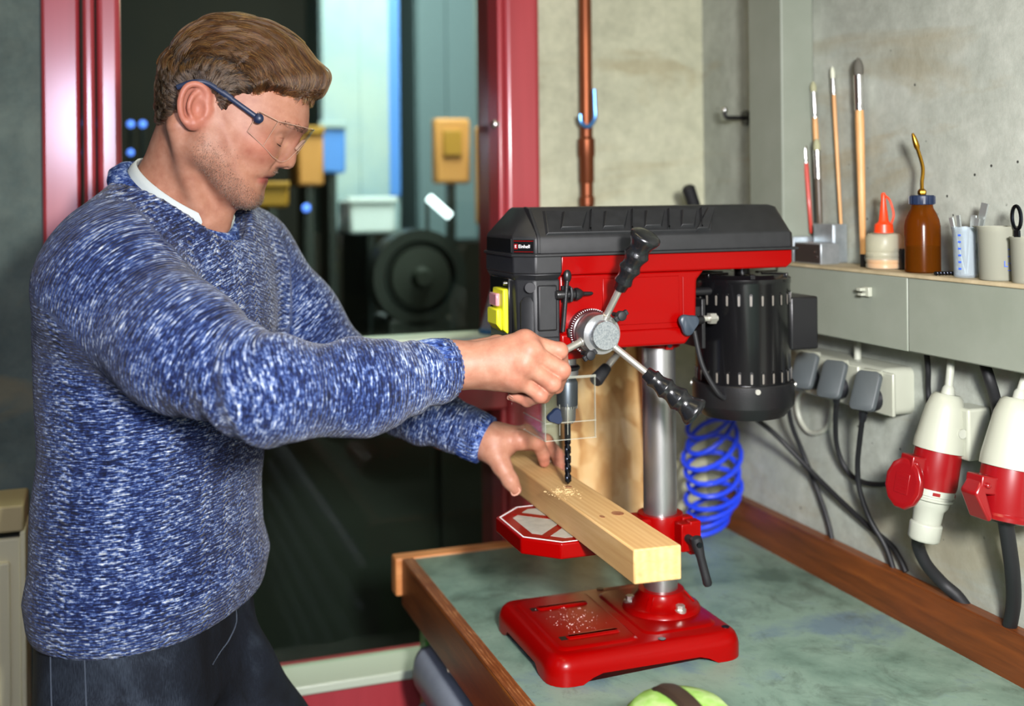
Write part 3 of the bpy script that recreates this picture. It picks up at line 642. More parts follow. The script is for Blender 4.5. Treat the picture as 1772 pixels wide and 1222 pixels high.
part('motor_shaft', MB().cyl((MX, MY, mz1 - .004), (MX, MY, 1.442), .012), 'black_satin', mo)
bcap = part('motor_base_cover', MB().lathe((MX, MY, mz0), (0, 0, 1), [(0, .058), (.001, .062), (.018, .0755), (.020, .0762), (.0515, .0762), (.053, .075), (.053, .0705)], 56), 'black_satin', mo)
for a in (-105, -28, 60, 150):
    d = V((math.cos(R(a)), math.sin(R(a)), 0)); c = V((MX, MY, mz0 + .046)) + d * .0755; part('screw', MB().cyl(c, c + d * .003, .004, n=14), 'zinc', bcap)
mat('slot_grey', '#6b665f', .5)
for z in (1.393, 1.279):
    for k in range(26):
        a = 2 * math.pi * k / 26; d = V((math.cos(a), math.sin(a), 0)); tdir = UP.cross(d); c = V((MX, MY, z)) + d * .0706
        cap = [(u, w_) for u, w_ in [(.0026 * math.cos(t), (.0068 if math.sin(t) >= 0 else -.0068) + .0026 * math.sin(t)) for t in [2 * math.pi * i / 12 for i in range(12)]]]
        s1 = part('vent_slot', MB().loft([[c + tdir * u + UP * w_ + d * .0004 for u, w_ in cap], [c + tdir * u + UP * w_ + d * .0013 for u, w_ in cap]]), 'label_black', mo)
        part('slot_core', MB().loft([[c + tdir * (u * .62) + UP * (w_ * .8 - .001) + d * .0006 for u, w_ in cap], [c + tdir * (u * .62) + UP * (w_ * .8 - .001) + d * .0016 for u, w_ in cap]]), 'slot_grey', s1)
cb = part('capacitor_box', MB().box(.955, 1.003, 1.462, 1.538, 1.312, 1.392), 'black_satin', mo, .003)
part('switch_lead', MB().tube(spline([(.79, 1.46, 1.35), (.80, 1.455, 1.30), (.82, 1.45, 1.262), (.834, 1.452, 1.25)], 8), .0035), 'black_rubber', dp)
a = PD(1285, 712, 1.72)
cord = [a, PX(1310, 727, 1.02), PX(1345, 755, 1.07), PX(1400, 812, 1.105), PX(1450, 862, 1.118), PX(1500, 908, 1.124), PX(1540, 942, 1.1275), PX(1558, 968, 1.1275), PX(1568, 990, 1.128)]
part('power_cord', MB().tube(spline([PD(1262, 700, 1.72)] + cord, 8), .0044), 'black_rubber', dp)
# rear quill feed lever (behind the head)
a, b = PD(1082, 596, 1.70), PD(1030, 660, 1.64); d = (b - a).normalized(); L = (b - a).length
rl = part('depth_lever', MB().cyl(a - d * .02, b - d * .03, .005), 'zinc', dp); part('grip', MB().lathe(b - d * .034, d, [(0, .0065), (.001, .008), (.03, .0105), (.034, .009)], 16), 'black_rubber', rl)
# --- quill, chuck, guard
zch = lambda y: PD(990, y, V((SX, SY, 0)).dot(FWD)).z
part('quill', MB().lathe((SX, SY, zch(652)), (0, 0, 1), [(0, .013), (.003, .0165), (.016, .0165), (.018, .0135), (.06, .0135)], 28), 'steel', dp)
part('quill_ring', MB().lathe((SX, SY, zch(640)), (0, 0, 1), [(0, .0168), (.002, .0188), (.005, .0188), (.007, .0165)], 28), 'black_satin', dp)
ck = part('chuck', MB().lathe((SX, SY, zch(728)), (0, 0, 1), [(0, .007), (.002, .0105), (.006, .0125), (.025, .0128), (.027, .0165), (.055, .0168), (.058, .015), (.062, .012)], 32), 'dark_steel' if False else 'chuck_steel', dp) if False else None
mat('chuck_steel', '#565c66', .4, .9)
ck = part('chuck', MB().lathe((SX, SY, zch(702)), (0, 0, 1), [(0, .0142), (.001, .0152), (.033, .0155), (.036, .0145), (.04, .012)], 32), 'chuck_steel', dp)
part('chuck_nose', MB().lathe((SX, SY, zch(732)), (0, 0, 1), [(0, .008), (.002, .0105), (.006, .0118), (.024, .0122)], 32), 'steel', ck)
mb = MB()
for k in range(24):
    a = 2 * math.pi * k / 24; d = V((math.cos(a), math.sin(a), 0)); mb.obox(V((SX, SY, zch(703))) + d * .0128, d, UP.cross(d), UP, .002, .0011, .0025)
o = part('chuck_teeth', mb, 'steel', ck); o['kind'] = 'stuff'
gx0, gx1, gy0, gy1 = .556, .631, 1.457, 1.545
gz0, gz1 = PD(1000, 761, 1.57).z, PD(1000, 651, 1.57).z
g = part('chuck_guard', MB().box(gx0, gx1, gy0, gy0 + .0025, gz0, gz1).box(gx0, gx0 + .0025, gy0 + .0025, gy1, gz0, gz1).box(gx0, gx1, gy1 - .0025, gy1, gz0, gz1), 'clear_acrylic', dp, .0006)
mat('acrylic_edge', '#dfe3d2', .15, coat=.5)
plas('acrylic_rim', '#c9cbbd', .72, .12, '#f4f5f0')
rim = MB()
for zz, h_ in ((gz1 - .0035, .0035), (gz0 + .024, .0014), (gz0, .0012)):
    rim.box(gx0 - .0012, gx1 + .001, gy0 - .0014, gy0, zz, zz + h_).box(gx0 - .0014, gx0, gy0, gy1, zz, zz + h_)
rim.box(gx1 - .0004, gx1 + .0006, gy0 - .0006, gy0 + .003, gz0, gz1).box(gx0 - .0006, gx0 + .0004, gy0 - .0006, gy0 + .002, gz0, gz1)
part('guard_rim', rim, 'acrylic_rim', g)
for u in (.021, .033):
    part('guard_slot', MB().box(gx0 + u - .0004, gx0 + u + .0004, gy0 - .0006, gy0 + .0004, gz0 + .007, gz0 + .05), 'acrylic_rim', g)
p = V((gx0 + .027, gy0 - .003, PD(955, 720, 1.56).z)); p.x = PD(956, 720, p.dot(FWD)).x
wing('guard_knob', p, .0105, 'navy_plastic', g, 1.2, V((0, -1, 0)), .009)
part('knob_stem', MB().cyl(p, p + V((0, .008, 0)), .003, n=10), 'steel', g)

# ------------------------------------------------------------ things held by the drill
zt_ = zch(838)
db = thing('drill_bit', 'dark steel twist drill bit clamped in the chuck above the timber', 'drill bit', (SX, SY, zt_))
part('shank', MB().cyl((SX, SY, zch(764)), (SX, SY, zch(730)), .0046), 'dark_steel', db)
loops = []
for i in range(61):
    t = i / 60; z = zch(764) + (zt_ + .004 - zch(764)) * t; a0 = t * 2 * math.pi * 2.1; lp_ = []
    for k in range(24):
        a = 2 * math.pi * k / 24; c2 = math.cos(2 * a); r_ = .0047 * (1 - .48 * max(0, -c2) ** 1.2)
        lp_.append((SX + r_ * math.cos(a + a0), SY + r_ * math.sin(a + a0), z))
    loops.append(lp_)
loops.append([(SX + (x - SX) * .1, SY + (y - SY) * .1, zt_) for x, y, z in loops[-1]])
part('flute', MB().loft(loops), 'dark_steel', db, angle=50)
# chuck key in its clip
k0 = PD(990, 511, 1.51); kk = thing('chuck_key', 'black chuck key clipped on the red side of the drill press', 'key', k0)
part('key_body', MB().lathe(V((k0.x - .017, YN - .006, k0.z)), (1, 0, .0), [(0, .0055), (.002, .0062), (.026, .0062), (.027, .0085), (.031, .0088), (.036, .0062), (.040, .003), (.052, .0024), (.054, .001)], 20), 'black_satin', kk)
kb = V((k0.x - .010, YN - .008, k0.z)); t0, t1 = PD(982, 478, kb.dot(FWD)), PD(974, 574, kb.dot(FWD))
part('tommy_bar', MB().cyl(t0, t1, .0031, n=12), 'black_satin', kk); part('bar_end', MB().sphere(t0, .0058, sc=(1, .7, 1.55)), 'black_satin', kk)
part('clip', MB().box(k0.x - .006, k0.x + .006, YN - .002, YN + .004, k0.z - .011, k0.z + .011).tube([(k0.x + .003 , YN - .001, k0.z + .009), (k0.x + .003, YN - .012, k0.z + .008), (k0.x + .003, YN - .014, k0.z), (k0.x + .003, YN - .012, k0.z - .008), (k0.x + .003, YN - .001, k0.z - .009)], .0022, 8), 'black_rubber', dp)

# ------------------------------------------------------------ timber on the table, sawdust
ang = R(-1.0)
WX0, WX1, WY0, WY1, WZ0, WZ1 = .5695, .6305, 1.203, 1.742, zt, 1.131
ti = thing('timber', 'square pine timber held on the drill table under the drill bit', 'timber', ((WX0 + WX1) / 2, 1.47, zt))
mb = MB()
def rot(x, y): c = V((.595, 1.2, 0)); q = V((x, y, 0)) - c; return (c.x + q.x * math.cos(ang) - q.y * math.sin(ang), c.y + q.x * math.sin(ang) + q.y * math.cos(ang))
sk = .0025
mb.loft([[(*rot(WX0, y0 + sk), z) if False else (*rot(x, y0 + (sk if x == WX0 else 0)), z) for x, z in ((WX0, WZ0), (WX1, WZ0), (WX1, WZ1), (WX0, WZ1))] for y0 in (WY0, WY1)])
part('beam', mb, 'pine', ti, .0022, 2)
part('sawn_end', MB().loft([[(*rot(x, y0), z) for x, z in ((WX0 + .0025, WZ0 + .0025), (WX1 - .0025, WZ0 + .0025), (WX1 - .0025, WZ1 - .0025), (WX0 + .0025, WZ1 - .0025))] for y0 in (WY0 + .001, WY0 + .004)]) if False else MB().loft([[(*rot(x, WY0 - .0005 + (sk if x < .6 else 0) + dy), z) for x, z in ((WX0 + .002, WZ0 + .002), (WX1 - .002, WZ0 + .002), (WX1 - .002, WZ1 - .002), (WX0 + .002, WZ1 - .002))] for dy in (0, .002)]), 'pine_end', ti)
mat('knot', '#a87850', .6, var=('#855232', 60, .4, .6, I3)); mat('sawdust', '#dcc08c', .9)
for x, y, rx, ry in ((.613, 1.352, .008, .010), (.588, 1.345, .003, .006)):
    part('knot', MB().loft([[(*rot(x + rx * math.cos(a), y + ry * math.sin(a)), WZ1 + dz) for a in [2 * math.pi * i / 18 for i in range(18)]] for dz in (-.001, .0003)]), 'knot', ti)
part('bore_hole', MB().loft([[(SX + .0056 * math.cos(a), SY + .0056 * math.sin(a), WZ1 + dz) for a in [2 * math.pi * i / 18 for i in range(18)]] for dz in (-.001, .0004)]), 'knot', ti)
mat('sawdust_pink', '#eec9c0', .9)
def dust(name, n_, c, sx, sy, z, m, lab, cat, smin, smax):
    mb = MB()
    for i in range(n_):
        x, y = random.gauss(c[0], sx), random.gauss(c[1], sy); s_ = random.uniform(smin, smax) * random.random() ** 1.5 + smin * .5
        a = random.random() * 6.3; mb.obox((x, y, z + s_ * .35), (math.cos(a), math.sin(a), .2), (-math.sin(a), math.cos(a), 0), (0, -.2, 1), s_, s_ * .6, s_ * .35)
    return tag(part(name, mb, m, loc=(c[0], c[1], z)), lab, cat, kind='stuff')
dust('sawdust', 220, (.588, 1.475), .010, .014, WZ1, 'sawdust', 'pale sawdust crumbs on the timber around the drill bit', 'sawdust', .0004, .0014)
dust('sawdust', 130, (.612, 1.50), .018, .026, .9415, 'sawdust_pink', 'pale wood chips on the red base plate of the drill press', 'sawdust', .0003, .0013)

# ============================================================ LEDGE OBJECTS
ZL = 1.433
def brush(lab, top, bot, rt, rb, hc, x, ferr, bristle, bl, fl_):
    a, b = PX(*bot, x), PX(*top, x); d = (b - a).normalized(); L = (b - a).length
    a = V((a.x, a.y, ZL)) if a.z < ZL + .01 else a
    t = thing('paint_brush', lab, 'brush', a, 'brushes leaning on the wall')
    d = (b - a).normalized(); L = (b - a).length
    part('handle', MB().lathe(a, d, [(0, rb * .7), (.002, rb), ((L - bl - fl_) * .5, (rb + rt) * .52), ((L - bl - fl_) * .93, rt), (L - bl - fl_, rt * .9)], 14), hc, t)
    part('ferrule', MB().lathe(a + d * (L - bl - fl_), d, [(0, rt * 1.0), (fl_ * .1, rt * 1.06), (fl_ * .14, rt * .98), (fl_ * .2, rt * 1.06), (fl_, rt * 1.1)], 14), 'steel_bright', t)
    part('bristles', MB().lathe(a + d * (L - bl), d, [(0, rt * 1.05), (bl * .45, rt * 1.15), (bl * .8, rt * .8), (bl, rt * .2)], 12), bristle, t)
mat('bristle_black', '#16161a', .6); mat('bristle_pale', '#9c9c7c', .8); mat('bristle_white', '#c9ccb8', .8); mat('bristle_dark', '#54524a', .8); mat('handle_red', '#b3301f', .35, coat=.3); mat('handle_dark', '#544a3e', .4)
brush('thin paint brush with red handle and black tip, leftmost of the brushes', (1390, 219), (1404, 404), .0042, .003, 'handle_red', 1.118, 0, 'bristle_black', .026, .038)
brush('paint brush with pale wooden handle and long bright ferrule behind the dark-handled one', (1407, 141), (1421, 420), .0048, .0035, 'brush_wood', 1.126, 0, 'bristle_pale', .018, .045)
brush('short paint brush with dark brown handle and olive bristles', (1413, 240), (1420, 415), .0055, .004, 'handle_dark', 1.113, 0, 'bristle_pale', .02, .048)
brush('slim paint brush with plain light wood handle and white tip', (1440, 115), (1457, 420), .0034, .0024, 'brush_wood', 1.127, 0, 'bristle_white', .02, .028)
brush('tall thick paint brush with long varnished handle and dark bristles', (1485, 100), (1494, 458), .0072, .0045, 'brush_wood', 1.118, 0, 'bristle_dark', .028, .056)
def block(name, lab, rect, x0, x1, m, hollow=None):
    a, b = PX(rect[0], rect[3], x0), PX(rect[1], rect[2], x0); z1 = PX((rect[0] + rect[1]) / 2, rect[2], x0).z
    z0 = ZL if rect[3] > 440 else PX(rect[0], rect[3], x0).z
    t = thing(name, lab, 'block', (x0, (a.y + b.y) / 2, z0), 'metal blocks on the ledge')
    part('body', MB().box(x0, x1, min(a.y, b.y), max(a.y, b.y), z0, z1), m, t, .0012)
    return t, x0, a.y, b.y, z0, z1
# aluminium blocks: faces towards the camera are the -y ends
b1 = thing('metal_block', 'bright aluminium block leftmost on the ledge below red brush', 'block', (1.09, 1.66, ZL), 'metal blocks on the ledge')
part('body', MB().box(1.072, 1.112, 1.632, 1.656, ZL, ZL + .042), 'aluminium', b1, .001)
b2 = thing('metal_block', 'low dark-sided aluminium bar lying on the ledge by the tall brush', 'block', (1.09, 1.56, ZL), 'metal blocks on the ledge')
part('body', MB().box(1.068, 1.103, 1.548, 1.62, ZL, ZL + .034), 'aluminium', b2, .001)
part('dark_side', MB().box(1.0668, 1.069, 1.550, 1.618, ZL + .002, ZL + .032), 'dark_alu', b2, label='dark brown side face')
for y in (1.562, 1.566): part('screw_hole', MB().cyl((1.0655, y - .004, ZL + .012 + (y - 1.562) * 2), (1.068, y - .004, ZL + .012 + (y - 1.562) * 2), .0018, n=10), 'steel_bright', b2)
b3 = thing('metal_block', 'aluminium block standing behind the dark-sided bar against the wall', 'block', (1.12, 1.59, ZL), 'metal blocks on the ledge')
part('body', MB().box(1.105, 1.133, 1.568, 1.622, ZL, ZL + .064), 'aluminium', b3, .001)
part('end_cap', MB().box(1.107, 1.131, 1.566, 1.5685, ZL + .002, ZL + .062), 'aluminium', b3, .0006)
def onledge(px_, x): p = PX(px_, 470, x); return V((x, p.y, ZL))
p = onledge(1500, 1.095); t = thing('magnet', 'small black block on ledge left of the red-capped bottle', 'block', p); part('body', MB().box(p.x - .008, p.x + .008, p.y - .006, p.y + .006, ZL, ZL + .020), 'label_black', t, .001); part('face_plate', MB().box(p.x - .0088, p.x - .0078, p.y - .004, p.y + .004, ZL + .003, ZL + .017), 'black_satin', t)
p = onledge(1564, 1.11); t = thing('magnet', 'black block on ledge between the red-capped and amber bottles', 'block', p); part('body', MB().box(p.x - .01, p.x + .01, p.y - .010, p.y + .010, ZL, ZL + .031), 'label_black', t, .001); part('face_plate', MB().box(p.x - .0108, p.x - .0098, p.y - .008, p.y + .008, ZL + .003, ZL + .028), 'black_satin', t)
# red capped dispenser bottle
p = onledge(1530, 1.092); r_ = .0268
t = thing('dispenser_bottle', 'squat clear bottle with orange-red nozzle cap and amber oil', 'bottle', p)
part('bottle', MB().lathe(p, (0, 0, 1), [(0, r_ * .9), (.002, r_), (.0075, r_), (.009, r_ * .965), (.0105, r_), (.0165, r_), (.018, r_ * .965), (.0195, r_), (.0245, r_), (.026, r_ * .97), (.028, r_), (.048, r_), (.053, r_ * .9), (.055, r_ * .6)], 32), 'frosted', t)
part('oil', MB().lathe(p + V((0, 0, .0012)), (0, 0, 1), [(0, r_ * .86), (.002, r_ * .93), (.013, r_ * .93)], 28), 'oil_light', t)
part('cap', MB().lathe(p + V((0, 0, .054)), (0, 0, 1), [(0, r_ * .5), (.001, r_ * .54), (.013, r_ * .5), (.016, r_ * .34), (.019, r_ * .27), (.05, r_ * .13), (.058, r_ * .14), (.061, r_ * .08)], 24), 'orange_plastic', t)
part('cap_strap', MB().tube(spline([p + V((0, 0, .112)), p + V((.004, -.008, .105)), p + V((.006, -.013, .092)), p + V((.006, -.0155, .08)), p + V((.004, -.0125, .068))], 6), .0017, 8), 'orange_plastic', t)
# amber oiler
p = onledge(1597, 1.09); r_ = .0248
t = thing('oil_bottle', 'amber oil bottle with dark blue cap and bent brass spout', 'bottle', p)
part('bottle', MB().lathe(p, (0, 0, 1), [(0, r_ * .9), (.002, r_), (.066, r_), (.076, r_ * .93), (.086, r_ * .76), (.092, r_ * .62), (.098, r_ * .58)], 32), 'amber_bottle', t)
part('oil', MB().lathe(p + V((0, 0, .001)), (0, 0, 1), [(0, r_ * .9), (.002, r_ * .965), (.037, r_ * .965)], 28), 'oil_dark', t)
prof = [(0, .0165), (.001, .0172), (.012, .0172), (.0135, .016)]
cp = part('cap', MB().lathe(p + V((0, 0, .0975)), (0, 0, 1), prof, 30), 'navy_plastic', t)
for k in range(15):
    a = 2 * math.pi * k / 15; d = V((math.cos(a), math.sin(a), 0)); part('cap_ridge', MB().obox(p + V((0, 0, .104)) + d * .0172, d, UP.cross(d), UP, .001, .0014, .0056), 'navy_plastic', cp)
n0 = p + V((0, 0, .111)); z_ = lambda y: PD(1590, y, p.dot(FWD))
part('spout_nut', MB().lathe(n0, (0, 0, 1), [(0, .005), (.002, .0062), (.006, .0062), (.009, .004)], 6), 'brass', t)
s3, s4, s5 = PD(1596, 285, p.dot(FWD)), PD(1588, 258, p.dot(FWD)), PD(1579, 230, p.dot(FWD))
part('spout', MB().tube([n0, n0 + V((0, 0, .012))] + spline([n0 + V((0, 0, .02)), PD(1597, 300, p.dot(FWD)), s3, s4], 6), .0027, 10), 'brass', t)
part('spout_tip', MB().lathe(s4, s5 - s4, [(0, .003), (.004, .0042), (.012, .004), (.021, .0024), (.024, .0014)], 14), 'brass', t)
# loose drill bit
a, b = PZ(1604, 474, ZL + .003), PZ(1650, 473, ZL + .003); t = thing('drill_bit', 'small twist drill lying on the ledge in front of amber bottle', 'drill bit', a)
a.x = max(a.x, 1.062); b.x = max(b.x, 1.063)
loops = []; x_, y_, d_ = frame(b - a); L = (b - a).length
for i in range(49):
    s_ = i / 48; a0 = s_ * 18; loops.append([a + d_ * (L * s_) + (x_ * math.cos(q_ + a0) + y_ * math.sin(q_ + a0)) * (.0029 * (1 - .4 * max(0, -math.cos(2 * q_)))) for q_ in [2 * math.pi * i2 / 14 for i2 in range(14)]])
part('flute', MB().loft(loops), 'dark_steel', t); part('shank', MB().cyl(b, b + d_ * .02, .0028, n=12), 'dark_steel', t)
# beakers
def beaker(lab, pxc, x, r_, h_, m, scale_side=None):
    p = onledge(pxc, x); t = thing('measuring_beaker', lab, 'beaker', p, 'plastic beakers on the ledge')
    w_ = .0012
    part('cup', MB().lathe(p, (0, 0, 1), [(0, r_ * .88), (.0015, r_ * .93), (h_ * .93, r_), (h_ * .97, r_ * 1.05), (h_, r_ * 1.06), (h_, r_ * 1.0), (h_ * .95, r_ * .98 - w_), (.003, r_ * .91 - w_)], 36), m, t, angle=50)
    return t, p
t, p = beaker('frosted beaker with blue scale holding metal strips', 1673, 1.083, .0178, .068, 'frosted_blue')
dv = V((-p.x, -p.y, 0)).normalized(); sd = V((dv.y, -dv.x, 0)) * -1
mat('blue_print', '#2f55c8', .5)
for k in range(6):
    hh = .012 + k * .009; rr = .0178 * (.93 + .07 * hh / .068) + .0003; dd_ = (dv * .62 - sd * .78).normalized() if False else (dv * .70 + V((-.9397, .342, 0)) * .55).normalized()
    part('scale_mark', MB().obox(p + dd_ * rr + V((0, 0, hh)), dd_.cross(UP), dd_, UP, .0019, .0003, .0012), 'blue_print', t)
mat('strip_metal', '#aeb4b2', .35, .7)
rr_ = random.Random(3)
for i, (lab, off, lean, L, w_) in enumerate((('widest flat steel strip, tallest in the blue-scaled beaker', (.004, -.006), (.012, -.018), .098, .006), ('short dark strip leaning left in the blue-scaled beaker', (-.004, .008), (-.010, .012), .078, .0032), ('short square steel strip upright in the blue-scaled beaker', (.002, -.010), (.002, -.006), .080, .0045),
        ('grey strip leaning right in the blue-scaled beaker', (.0, -.012), (.002, -.014), .077, .0035), ('thin bent strip leaning left in the blue-scaled beaker', (.0, .006), (-.002, .010), .08, .0028))):
    a = p + V((off[0] * .5, off[1] * .5, .004)); d = (V((lean[0], lean[1], L))).normalized()
    tt = part('metal_strip', MB().obox(a + d * L * .5, d.cross(V((1, 0, 0))), d.cross(d.cross(V((1, 0, 0)))), d, w_, .0012, L * .5), 'strip_metal', loc=a); tag(tt, lab, 'strip', 'strips in the beaker')
t, p = beaker('grey frosted beaker with pouring spout and small blue markings', 1728, 1.083, .0255, .070, 'frosted_grey')
sp = PX(1692, 402, 1.075); dsp = V((-.62, .78, 0)).normalized()
part('spout', MB().loft([[p + dsp * .0245 + UP * .058, p + dsp * .0245 + UP * .070 + V((.006, .006, 0)), p + dsp * .0255 + UP * .0705, p + dsp * .0245 + UP * .070 - V((.006, .004, 0))], [p + dsp * .026 + UP * .063, p + dsp * .0285 + UP * .0695 + V((.003, .003, 0)), p + dsp * .032 + UP * .0705, p + dsp * .0285 + UP * .0695 - V((.003, .002, 0))]]), 'frosted_grey', t)
dv = V((-.45, -.9, 0)).normalized(); xr_ = UP.cross(-dv) * -1
for k in range(4): part('scale_mark', MB().obox(p + dv * .0247 + UP * (.014 + .009 * k) - xr_ * -.007, xr_, dv, UP, .0025, .0002, .0004), 'blue_print', t)
text('lettering', '20', .006, p + dv * .0249 + UP * .016 + (UP.cross(dv)) * .012, UP.cross(dv), UP, 'blue_print', t)
text('lettering', 'L', .011, p + dv * .0253 + UP * .022 + (UP.cross(dv)) * -.001, UP.cross(dv), UP, 'blue_print', t)
t, p = beaker('grey frosted beaker cut by the right picture edge holding scissors', 1782, 1.083, .0225, .058, 'frosted_grey')
q = p + V((-.006, .012, .006)); t2 = thing('scissors', 'dark metal scissors standing in the beaker at the right picture edge', 'scissors', q)
d = (V((.004, .008, .1))).normalized(); part('blade', MB().obox(q + d * .03, (1, 0, 0), (0, 1, 0), d, .0016, .004, .03), 'dark_steel', t2)
rc = q + d * .076; part('finger_loop', MB().tube([rc + (V((0, 1, 0)) * math.cos(a) * .0075 + d * math.sin(a) * .015) for a in [2 * math.pi * i / 20 for i in range(20)]], .0024, 8, True), 'dark_steel', t2)

# ============================================================ SOCKETS, PLUGS AND CABLES ON THE WALL
A = PX(1362, 650, 1.085); B = PX(1534, 662, 1.085); zb0, zb1 = PX(1540, 724, 1.085).z, PX(1520, 636, 1.085).z
t = thing('socket_box', 'white triple socket box on the wall under the trunking', 'socket', (XW, (A.y + B.y) / 2, zb0))
part('housing', MB().loft([[(x, y, z) for y, z in rrect(B.y + i, A.y - i, zb0 + i, zb1 - i, .012)] for x, i in ((XW, 0), (1.094, 0), (1.087, .002), (1.0845, .006))]), 'white_plastic', t, angle=50)
part('cable_tail', MB().cyl(PX(1484, 632, 1.11), PX(1484, 590, 1.11), .0055), 'off_white', t)
plate = []
lids = [((1392, 641), 30), ((1440, 656), 32), ((1498, 676), 36)]
for i, ((px_, py_), _h) in enumerate(lids):
    c = PX(px_ + 12, py_ + 2, 1.07)
    part('module_rim', MB().box(1.08, 1.086, c.y - .034, c.y + .034, zb0 + .004, zb1 - .004), 'white_plastic', t, .002)
    nrm_ = V((-.86, -.30, .42)).normalized(); ya = V((.15, -.98, .1)); ya = (ya - nrm_ * ya.dot(nrm_)).normalized(); za = nrm_.cross(ya)
    if za.z < 0: za = -za
    c = PX(px_, py_, 1.055)
    sh_ = rrect(-.021, .021, -.031, .030, .009)
    L0 = [[c + ya * u * s_ + za * v_ * s_ + nrm_ * o_ for u, v_ in sh_] for o_, s_ in ((-.004, 1), (.003, 1), (.0045, .93))]
    part('hinged_lid', MB().loft(L0), 'grey_plastic', t, angle=50, label='grey hinged lid')
    part('lid_hinge', MB().cyl(c + za * .030 - ya * .016 - nrm_ * .006, c + za * .030 + ya * .016 - nrm_ * .006, .0045), 'white_plastic', t)
mat('plug_black', '#17181d', .45)
paths = [
 [(1372, 660, 1.07), (1364, 690, 1.075), (1370, 735, 1.09), (1392, 790, 1.115), (1415, 850, 1.125), (1432, 900, 1.127), (1440, 935, 1.1275)],
 [(1448, 685, 1.07), (1446, 720, 1.085), (1448, 770, 1.105), (1464, 812, 1.118), (1492, 834, 1.122), (1532, 838, 1.122), (1570, 826, 1.12)],
 [(1494, 715, 1.06), (1488, 760, 1.075), (1484, 805, 1.09), (1488, 850, 1.10), (1506, 900, 1.112), (1532, 945, 1.122), (1546, 985, 1.1275)]]
labs = ['black plug and cord in the first socket, hanging straight to bench rail', 'black plug and cord in the middle socket, curving behind the red connector', 'black plug and cord in the third socket, nearest the red connector']
for lab, ph, (lp, _h) in zip(labs, paths, lids):
    c = PX(lp[0] + 6, lp[1] + 14, 1.068); t = thing('power_plug', lab, 'plug', c, 'plugs in the socket box')
    part('plug_body', MB().lathe(V((1.084, c.y, c.z)), V((-1, 0, -.25)), [(0, .017), (.012, .017), (.02, .013), (.024, .008)], 20), 'plug_black', t)
    pts = [PX(*q_) for q_ in ph]; part('cord', MB().tube(spline([c + V((-.006, 0, -.008))] + pts, 8), .0042), 'black_rubber', t)
    dd = (pts[1] - pts[0]).normalized(); part('strain_relief', MB().lathe(pts[0] - dd * .012, dd, [(0, .0075), (.004, .0065), (.008, .0072), (.012, .006), (.016, .0066), (.028, .005)], 14), 'plug_black', t)
pts = [PX(*q_) for q_ in ((1392, 668, 1.10), (1380, 690, 1.12), (1383, 722, 1.125), (1398, 746, 1.127), (1415, 749, 1.128), (1432, 738, 1.127), (1440, 700, 1.12), (1438, 680, 1.105))]
tag(part('white_cable', MB().tube(spline(pts, 8), .0042), 'off_white', loc=pts[3]), 'white cable looping below the first two sockets', 'cable')
